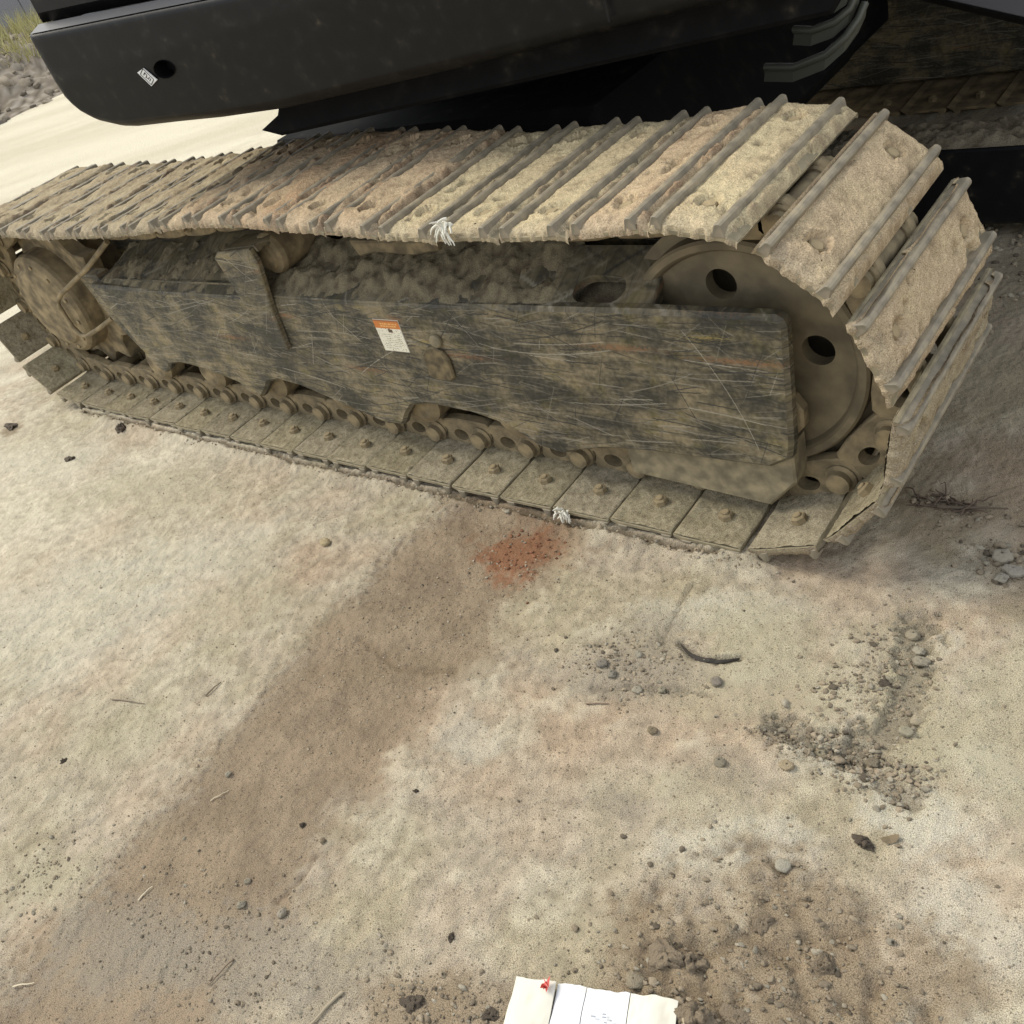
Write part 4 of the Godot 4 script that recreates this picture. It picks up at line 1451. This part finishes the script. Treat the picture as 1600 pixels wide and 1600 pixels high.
	# sloping guard at the front with sky light painted on as a paler strip
	sh = Shape.new()
	sh.prism(poly([-0.3, 0.90, 0.9, 0.44, 0.9, 0.62, -0.3, 1.06]), -1.9, -1.6, 0.02)
	part("front_guard", sh.mesh(), M.panel, machine)
	sh = Shape.new()
	sh.prism(poly([0.1, 0.775, 0.9, 0.475, 0.9, 0.53, 0.1, 0.83]), -1.6, -1.592, 0.003)
	part("front_guard_sheen", sh.mesh(), mat(lin(0.12, 0.12, 0.135), 0.5), machine)


# ------------------------------------------------------------------ loose things
func on_ground(x: float, z: float, sink := 0.0) -> Vector3:
	return Vector3(x, height_at(x, z) - sink, z)


func loose_things() -> void:
	# gravel and crumbs: too many to count
	var shapes := [rock(801, 0, 0.5), rock(802, 0, 0.6), rock(803, 1, 0.5)]
	var spots := [[0.60, 0.27, 0.10, 0.20, 900, 0.0022], [0.57, 0.42, 0.12, 0.04, 700, 0.0026], [0.70, 0.44, 0.07, 0.05, 350, 0.0026], [0.12, 0.38, 0.16, 0.09, 600, 0.002], [0.66, 0.86, 0.22, 0.14, 900, 0.0026], [0.55, 1.0, 0.14, 0.10, 420, 0.0026], [-0.3, 1.35, 0.35, 0.16, 900, 0.0018], [-0.85, 1.42, 0.12, 0.09, 220, 0.002], [0.75, -0.16, 0.08, 0.05, 300, 0.0036], [0.6, -0.3, 0.10, 0.06, 140, 0.003], [0.15, 1.2, 0.12, 0.05, 300, 0.0022], [0.29, 1.15, 0.1, 0.04, 180, 0.0022], [-0.40, 0.15, 0.2, 0.13, 160, 0.0015], [-0.5, 0.5, 0.22, 0.3, 900, 0.0013]]
	for v in 3:
		var items := []
		for k in 700:
			var x := rng.randf_range(-2.0, 1.15)
			var z := rng.randf_range(0.02, 1.75)
			items.append(crumb(x, z, absf(rng.randfn(0.0, 0.0011)) + 0.0008))
		for k in 3600:   # grit
			var x := rng.randf_range(-1.6, 1.1)
			var z := rng.randf_range(0.05, 1.72)
			var g := crumb(x, z, rng.randf_range(0.0006, 0.0016))
			var gc0 := gc[clampi(gz.bsearch(z), 0, gz.size() - 1) * gx.size() + clampi(gx.bsearch(x), 0, gx.size() - 1)]
			var gt := rng.randf_range(0.75, 1.35)
			g[1] = Color(gc0.r * gt, gc0.g * gt, gc0.b * gt)
			items.append(g)
		for s in spots:
			for k in int(s[4] / 5.0):
				items.append(crumb(s[0] + rng.randfn(0, s[2] * 0.6), s[1] + rng.randfn(0, s[3] * 0.6), absf(rng.randfn(0.0, s[5])) + 0.0012))
		for k in 130:   # crumbs fallen along the lowest shoes
			items.append(crumb(rng.randf_range(-3.0, 0.35), 0.012 + absf(rng.randfn(0, 0.014)), absf(rng.randfn(0, 0.0028)) + 0.0012))
		for k in 200:
			items.append(crumb(rng.randf_range(-0.4, 0.5), -1.56 + rng.randfn(0, 0.3), absf(rng.randfn(0, 0.005)) + 0.002))
		tag(many("gravel", shapes[v], M.stone, items), "fine gravel and crumbs of soil scattered over the dirt", "gravel", "", "stuff")
	# red crumbs by the track
	var reds := []
	for k in 120:
		var x := -0.39 + rng.randfn(0, 0.07)
		var z := 0.15 + rng.randfn(0, 0.05)
		var c := crumb(x, z, absf(rng.randfn(0, 0.0024)) + 0.001)
		var t := rng.randf_range(0.8, 1.3)
		c[1] = Color(0.32 * t, 0.14 * t, 0.07 * t)
		reds.append(c)
	tag(many("brick_crumbs", shapes[1], M.stone, reds), "crushed red brick on the dirt beside the track", "brick crumbs", "", "stuff")

	# stones one can point at
	var big := []
	for k in 6:
		big.append(rock(820 + k, 2, 0.45))
	var stones := [
		[0.608, 0.690, 0.013, Color(0.52, 0.50, 0.44), "round pale grey pebble below the white dusty patch"],
		[0.530, 0.498, 0.012, Color(0.50, 0.42, 0.30), "cream pebble lying just below the cracked gravel hollow"],
		[0.409, 0.539, 0.011, Color(0.36, 0.33, 0.27), "grey pebble left of the white crusted rim of the hollow"],
		[0.704, 0.292, 0.014, Color(0.52, 0.47, 0.37), "pale rounded stone on the right rim of the cracked hollow"],
		[0.624, 0.089, 0.015, Color(0.42, 0.38, 0.30), "stone at the top end of the cracked gravel hollow"],
		[0.664, 0.155, 0.014, Color(0.40, 0.37, 0.31), "grey stone halfway up the cracked gravel hollow"],
		[0.648, 0.125, 0.011, Color(0.52, 0.49, 0.42), "small whitish stone in the upper part of the gravel hollow"],
		[0.695, 0.335, 0.012, Color(0.48, 0.45, 0.36), "pale stone at the bend of the gravel hollow"],
		[0.565, 0.432, 0.016, Color(0.42, 0.38, 0.29), "flat stone in the dark lower crack of the hollow"],
		[0.535, 0.428, 0.013, Color(0.40, 0.36, 0.28), "angular stone at the left end of the lower crack"],
		[0.661, 0.415, 0.013, Color(0.30, 0.26, 0.2), "brown stone in the bottom corner of the gravel hollow"],
		[0.311, 0.358, 0.013, Color(0.34, 0.31, 0.28), "grey stone just below the dark curved sliver"],
		[0.246, 0.521, 0.010, Color(0.33, 0.28, 0.2), "small brown stone below the hairline crack"],
		[-0.360, 1.195, 0.008, Color(0.44, 0.40, 0.33), "upper small pebble of the trio in the brown band"],
		[-0.328, 1.237, 0.010, Color(0.46, 0.43, 0.36), "middle pebble of the trio in the brown band"],
		[-0.226, 1.208, 0.011, Color(0.48, 0.44, 0.38), "right and largest pebble of the trio in the brown band"],
		[-0.637, 1.030, 0.008, Color(0.5, 0.47, 0.4), "lone pale pebble near the left edge of the brown band"],
		[-1.024, 0.311, 0.016, Color(0.56, 0.47, 0.31), "cream clod left of the brown band near the track"],
		[-0.263, 1.050, 0.007, Color(0.36, 0.3, 0.22), "tiny brown pebble beside the thin groove in the brown band"],
		[0.046, 0.408, 0.013, Color(0.33, 0.31, 0.28), "grey stone at the left of the grey gravel patch"],
		[0.085, 0.425, 0.011, Color(0.36, 0.34, 0.30), "grey stone within the grey gravel patch"],
		[0.112, 0.35, 0.009, Color(0.46, 0.44, 0.38), "light stone at the top of the grey gravel patch"],
		[0.16, 0.44, 0.010, Color(0.50, 0.47, 0.40), "whitish stone on the hairline crack"],
		[0.21, 0.42, 0.009, Color(0.48, 0.45, 0.36), "light pebble at the middle of the hairline crack"],
		[0.726, -0.165, 0.022, Color(0.44, 0.41, 0.36), "grey stone at the right edge beyond the front of the track"],
		[0.758, -0.135, 0.018, Color(0.42, 0.40, 0.37), "bluish grey stone at the far right edge of the dirt"],
		[0.74, -0.105, 0.014, Color(0.44, 0.42, 0.38), "lower grey stone of the heap at the right edge"],
		[0.479, 0.985, 0.014, Color(0.40, 0.35, 0.27), "round stone just above the torn carton"]]
	for k in stones.size():
		var q: Array = stones[k]
		var m: Mesh = big[k % 6]
		var o := top("stone", m, mat_tint(Color(q[3].r, q[3].g * 0.95, q[3].b * 0.84)), Transform3D(Basis(Vector3.UP, rng.randf() * TAU).scaled(Vector3(q[2] * rng.randf_range(0.9, 1.35), q[2], q[2])), on_ground(q[0], q[1], -q[2] * 0.35)))
		tag(o, q[4], "stone", "loose stones on the dirt")
	# dark clods of mud
	var clods := [
		[0.707, 0.581, 0.016, "dark oval clod below the white dusty patch"], [0.617, 0.234, 0.014, "dark clod on the olive ground left of the hollow"], [0.505, 0.925, 0.026, "brown clod left of the pair above the carton"], [0.548, 0.912, 0.022, "rounded brown clod right of the pair above the carton"],
		[0.595, 0.985, 0.026, "flat brown clod between the carton and the crusted mud"], [0.655, 0.955, 0.022, "brown clod at the lower end of the crusted mud"], [0.62, 0.80, 0.016, "brown clod in the middle of the crusted mud"], [0.735, 0.82, 0.018, "brown clod at the right of the crusted mud"], [0.132, 1.077, 0.008, "small dark clod above the left corner of the carton"],
		[0.145, 1.205, 0.016, "dark clod in the left of the two crumbled heaps"], [0.285, 1.15, 0.013, "dark clod in the right of the two crumbled heaps"], [-0.345, 1.043, 0.007, "small dark clod on the right side of the brown band"], [-1.136, 1.214, 0.008, "dark clod on the pale ground at the left edge"],
		[-2.693, 0.284, 0.018, "dark clod on the pale ground below the track rear"], [-3.43, 0.19, 0.03, "dark clod at the far left edge near the track rear"], [-2.62, 0.05, 0.025, "dark clod against the lowest shoes near the rear"], [-0.15, 0.862, 0.006, "tiny dark clod right of the brown band"]]
	var clod_shapes := []
	for k in 4:
		clod_shapes.append(rock(860 + k, 5, 0.95, 0.85))
	for k in clods.size():
		var q: Array = clods[k]
		var r: float = q[2]
		var o := top("mud_clod", clod_shapes[k % 4], mat_tint(Color(0.27, 0.21, 0.14) if k in [2, 3, 4, 5, 6, 7] else Color(0.13, 0.10, 0.07)), Transform3D(Basis(Vector3.UP, rng.randf() * TAU).scaled(Vector3(r * 1.15, r * 1.0, r)), on_ground(q[0], q[1], r * 0.12)))
		tag(o, q[3], "clod", "clods of mud on the dirt")
	twigs()
	carton()
	rags()


var tints := {}


func mat_tint(c: Color) -> StandardMaterial3D:
	if not tints.has(c):
		var m := tri_tex(mat(c.linear_to_srgb(), 0.92), T.grain, Vector3.ONE * 0.35, T.crumbs, 0.35)
		tints[c] = m
	return tints[c]


func crumb(x: float, z: float, r: float) -> Array:
	var t := rng.randf_range(0.75, 1.35)
	var c := Color(0.44, 0.355, 0.245)
	if rng.randf() < 0.25:
		c = Color(0.5, 0.44, 0.33)
	elif rng.randf() < 0.12:
		c = Color(0.2, 0.16, 0.11)
	return [Transform3D(Basis.from_euler(Vector3(rng.randf() * 6, rng.randf() * 6, rng.randf() * 6)).scaled(Vector3(r * rng.randf_range(0.9, 1.5), r * 0.9, r)), on_ground(x, z, -r * 0.15)), Color(c.r * t, c.g * t, c.b * t)]


func twigs() -> void:
	var list := [
		[-0.569, 1.348, -0.567, 1.312, 0.0022, Color(0.55, 0.47, 0.34), "short pale straw lying in the brown band at lower left"],
		[-0.672, 1.611, -0.636, 1.583, 0.0018, Color(0.58, 0.5, 0.36), "pale straw at the bottom left corner"],
		[-0.246, 1.324, -0.255, 1.385, 0.0018, Color(0.16, 0.12, 0.08), "thin dark twig on the grey soil at the bottom"],
		[0.008, 1.256, -0.005, 1.330, 0.0035, Color(0.32, 0.27, 0.19), "brown stick pointing down beside the crumbled heap"],
		[-0.917, 0.889, -0.908, 0.838, 0.0025, Color(0.15, 0.12, 0.08), "dark twig on the pale ground left of the brown band"],
		[-0.62, 1.10, -0.60, 1.06, 0.0015, Color(0.5, 0.43, 0.3), "thin straw across the left lip of the brown band"],
		[0.074, 0.519, 0.119, 0.497, 0.0018, Color(0.2, 0.14, 0.1), "thin dark twig under the hairline crack"],
		[-1.2, 1.02, -1.08, 0.985, 0.0016, Color(0.17, 0.13, 0.09), "long thin dark stem on the pale ground at left"],
		[0.58, 1.0, 0.60, 1.03, 0.003, Color(0.36, 0.30, 0.2), "broken stalk beside the right end of the carton"],
		[-0.15, 1.46, -0.09, 1.42, 0.002, Color(0.52, 0.45, 0.32), "pale stalk near the bottom edge below the grey soil"]]
	for q in list:
		var a := on_ground(q[0], q[1], -0.003)
		var b := on_ground(q[2], q[3], -0.003)
		var mid := (a + b) * 0.5
		var s := Shape.new()
		var path := []
		for k in 7:
			var t := k / 6.0
			path.append(a.lerp(b, t) - mid + Vector3(rng.randfn(0, 0.0007), 0.002 * sin(t * PI), rng.randfn(0, 0.0007)))
		s.tube(path, q[4], q[4] * 0.6, 6)
		tag(top("twig", s.mesh(), mat((q[5] as Color).linear_to_srgb(), 0.9), Transform3D(Basis(), mid)), q[6], "twig", "twigs and straws on the dirt")
	# a tangle of dead roots by the front of the track
	var s := Shape.new()
	for k in 16:
		var az := rng.randf() * TAU
		var p := Vector3(rng.randfn(0, 0.03), 0.004, rng.randfn(0, 0.015))
		var path := []
		for j in 6:
			path.append(p)
			p += Vector3(cos(az), rng.randfn(0.05, 0.35), sin(az) * 0.6) * 0.016
			p.y = maxf(p.y, 0.002)
			az += rng.randfn(0, 0.5)
		s.tube(path, 0.0032, 0.001, 5)
	tag(top("dead_roots", s.mesh(), mat(lin(0.10, 0.07, 0.05), 0.9), Transform3D(Basis(), on_ground(0.57, -0.31))), "tangle of dark dead roots lying ahead of the track front", "roots")
	s = Shape.new()
	s.tube([Vector3(-0.07, 0.01, 0), Vector3(-0.02, 0.012, 0.004), Vector3(0.03, 0.01, -0.003), Vector3(0.075, 0.012, 0.0)], 0.005, 0.002, 6)
	tag(top("twig", s.mesh(), mat(lin(0.11, 0.085, 0.06), 0.9), Transform3D(Basis(Vector3.UP, 0.2), on_ground(0.625, -0.30))), "dark twig stretching right from the dead roots", "twig", "twigs and straws on the dirt")
	# the thin dark sliver curved like a crescent
	s = Shape.new()
	var arc := []
	for k in 13:
		var t := k / 12.0
		var x := lerpf(0.180, 0.327, t)
		var z := 0.282 + 0.024 * sin(PI * pow(t, 0.9)) 
		arc.append(Vector3(x, maxf(height_at(x, z), -0.03) + 0.003, z))
	for k in 12:
		var wa: float = 0.0062 * sin(PI * clampf(k / 12.0, 0.04, 0.96)) + 0.001
		var wb: float = 0.0062 * sin(PI * clampf((k + 1) / 12.0, 0.04, 0.96)) + 0.001
		var a: Vector3 = arc[k]
		var b: Vector3 = arc[k + 1]
		var up := Vector3(0, 0.006, 0)
		s.quad(a + Vector3(0, 0, wa), b + Vector3(0, 0, wb), b + up, a + up)
		s.quad(a + up, b + up, b - Vector3(0, 0, wb), a - Vector3(0, 0, wa))
	tag(top("dark_sliver", s.mesh(), mat(lin(0.035, 0.03, 0.024), 0.85)), "thin dark curved sliver lying like a crescent on the pale dirt", "sliver")
	# a dry leaf
	s = Shape.new()
	var rim := []
	for k in 12:
		var a := TAU * k / 12.0
		rim.append(Vector3(cos(a) * 0.016, 0.003 + 0.004 * cos(a * 2.0), sin(a) * 0.008))
	for k in 12:
		s.tri(Vector3(0, 0.002, 0), rim[(k + 1) % 12], rim[k])
	tag(top("dry_leaf", s.mesh(), mat(lin(0.16, 0.12, 0.07), 0.8), Transform3D(Basis(Vector3.UP, 0.7), on_ground(0.745, 0.56, -0.003))), "small brown dry leaf right of the dark oval clod", "leaf")


func carton() -> void:
	# a torn, flattened carton with its far edge in the picture; panels meet along folds
	var o := tag(Node3D.new(), "torn flattened white and cream carton with a red scrap on its edge", "carton") as Node3D
	o.name = "flattened_carton"
	add_child(o)
	var a := on_ground(0.297, 1.080, -0.012)
	o.position = a
	var along := Vector3(0.559 - 0.297, 0, 0.981 - 1.080).normalized()
	var across := Vector3(-along.z, 0, along.x)
	o.basis = Basis(along, Vector3.UP, across)
	var cream := Color(0.63, 0.60, 0.51)
	var white := Color(0.66, 0.665, 0.675)
	var f := noise(901, 12.0, 3)
	var spans := [[0.0, 0.075, cream, "cream_panel"], [0.0765, 0.1275, white, "white_panel"], [0.129, 0.202, white, "white_panel"], [0.2035, 0.282, cream, "cream_panel"]]
	var gm := mat(Color.WHITE, 0.7)
	gm.vertex_color_use_as_albedo = true
	for q in spans:
		var nu := 12
		var nv := 16
		var pos := PackedVector3Array()
		var col := PackedColorArray()
		for side in 2:
			for j in nv:
				var t := float(j) / (nv - 1)
				for i in nu:
					var u := float(i) / (nu - 1)
					var x := lerpf(q[0], q[1], u)
					var z := 0.24 * t + 0.004 * f.get_noise_2d(x * 2.0, 0.3) * (1.0 - t)
					var y := 0.006 + 0.006 * sin(u * PI) * (1.0 if q[2] == cream else 0.35) + 0.006 * f.get_noise_2d(x, z) - side * 0.002
					if q[0] < 0.01:
						y += 0.012 * smoothstep(0.5, 1.0, u) * smoothstep(0.35, 0.0, t) * 0.6
					pos.append(Vector3(x, y, z))
					var n := f.get_noise_2d(x * 5.0, z * 5.0)
					col.append((q[2] as Color).lerp(Color(0.45, 0.40, 0.30), clampf(n * 1.2 - 0.3, 0, 0.35)))
		var one := sheet(pos.slice(0, nu * nv), col.slice(0, nu * nv), nu, nv, true)
		part(q[3], one, gm, o)
		var under := part("backing", sheet(pos.slice(nu * nv), col.slice(nu * nv), nu, nv, false), gm, o)
		under.set_meta("label", "underside of the carton panel")
	var s := Shape.new()
	for k in 9:
		var x := rng.randf_range(0.135, 0.19)
		s.box(Vector3(x, 0.0135, 0.03 + rng.randf() * 0.05), Vector3(rng.randf_range(0.002, 0.008), 0.001, 0.002))
	part("print", s.mesh(), mat(lin(0.3, 0.32, 0.36), 0.8), o)
	s = Shape.new()
	for k in 9:
		var p := Vector3(0.062 + rng.randfn(0, 0.003), 0.02, 0.012)
		var d := Vector3(rng.randfn(0, 0.5), rng.randf_range(0.1, 0.5), rng.randfn(-0.1, 1.0)).normalized() * rng.randf_range(0.008, 0.017)
		var w := Vector3(0.0045, 0.001, 0.003)
		s.tri(p - w, p + w, p + d)
		s.tri(p + w, p - w, p + d * 0.8 + Vector3(0, -0.002, 0))
	part("red_scrap", s.mesh(), mat(lin(0.45, 0.05, 0.04), 0.5), o)


func rags() -> void:
	for q in [[Vector3(-0.377, 0.872, 0.006), 30, 0.05, "shredded white rag caught on the edge of the upper track run"], [Vector3(-0.318, 0.040, 0.012), 34, 0.03, "tuft of white fibre caught on the edge of the lower track run"]]:
		var s := Shape.new()
		for k in int(q[1]):
			var p := Vector3(rng.randfn(0, 0.010), rng.randfn(0, 0.008), rng.randfn(0.002, 0.003))
			var path := [p]
			var d := Vector3(rng.randfn(0, 0.4), rng.randfn(-0.6, 0.5), rng.randf_range(0.1, 0.5)).normalized()
			var long: float = q[2] * rng.randf_range(0.25, 0.8)
			for j in 4:
				p += d * long / 4.0
				d = (d + Vector3(rng.randfn(0, 0.25), -0.35, rng.randfn(0, 0.15))).normalized()
				path.append(p)
			s.tube(path, 0.0042, 0.0012, 5)
		var o := top("white_rag", s.mesh(), mat(lin(0.66, 0.64, 0.55), 0.9), Transform3D(Basis(), q[0]))
		tag(o, q[3], "rag")
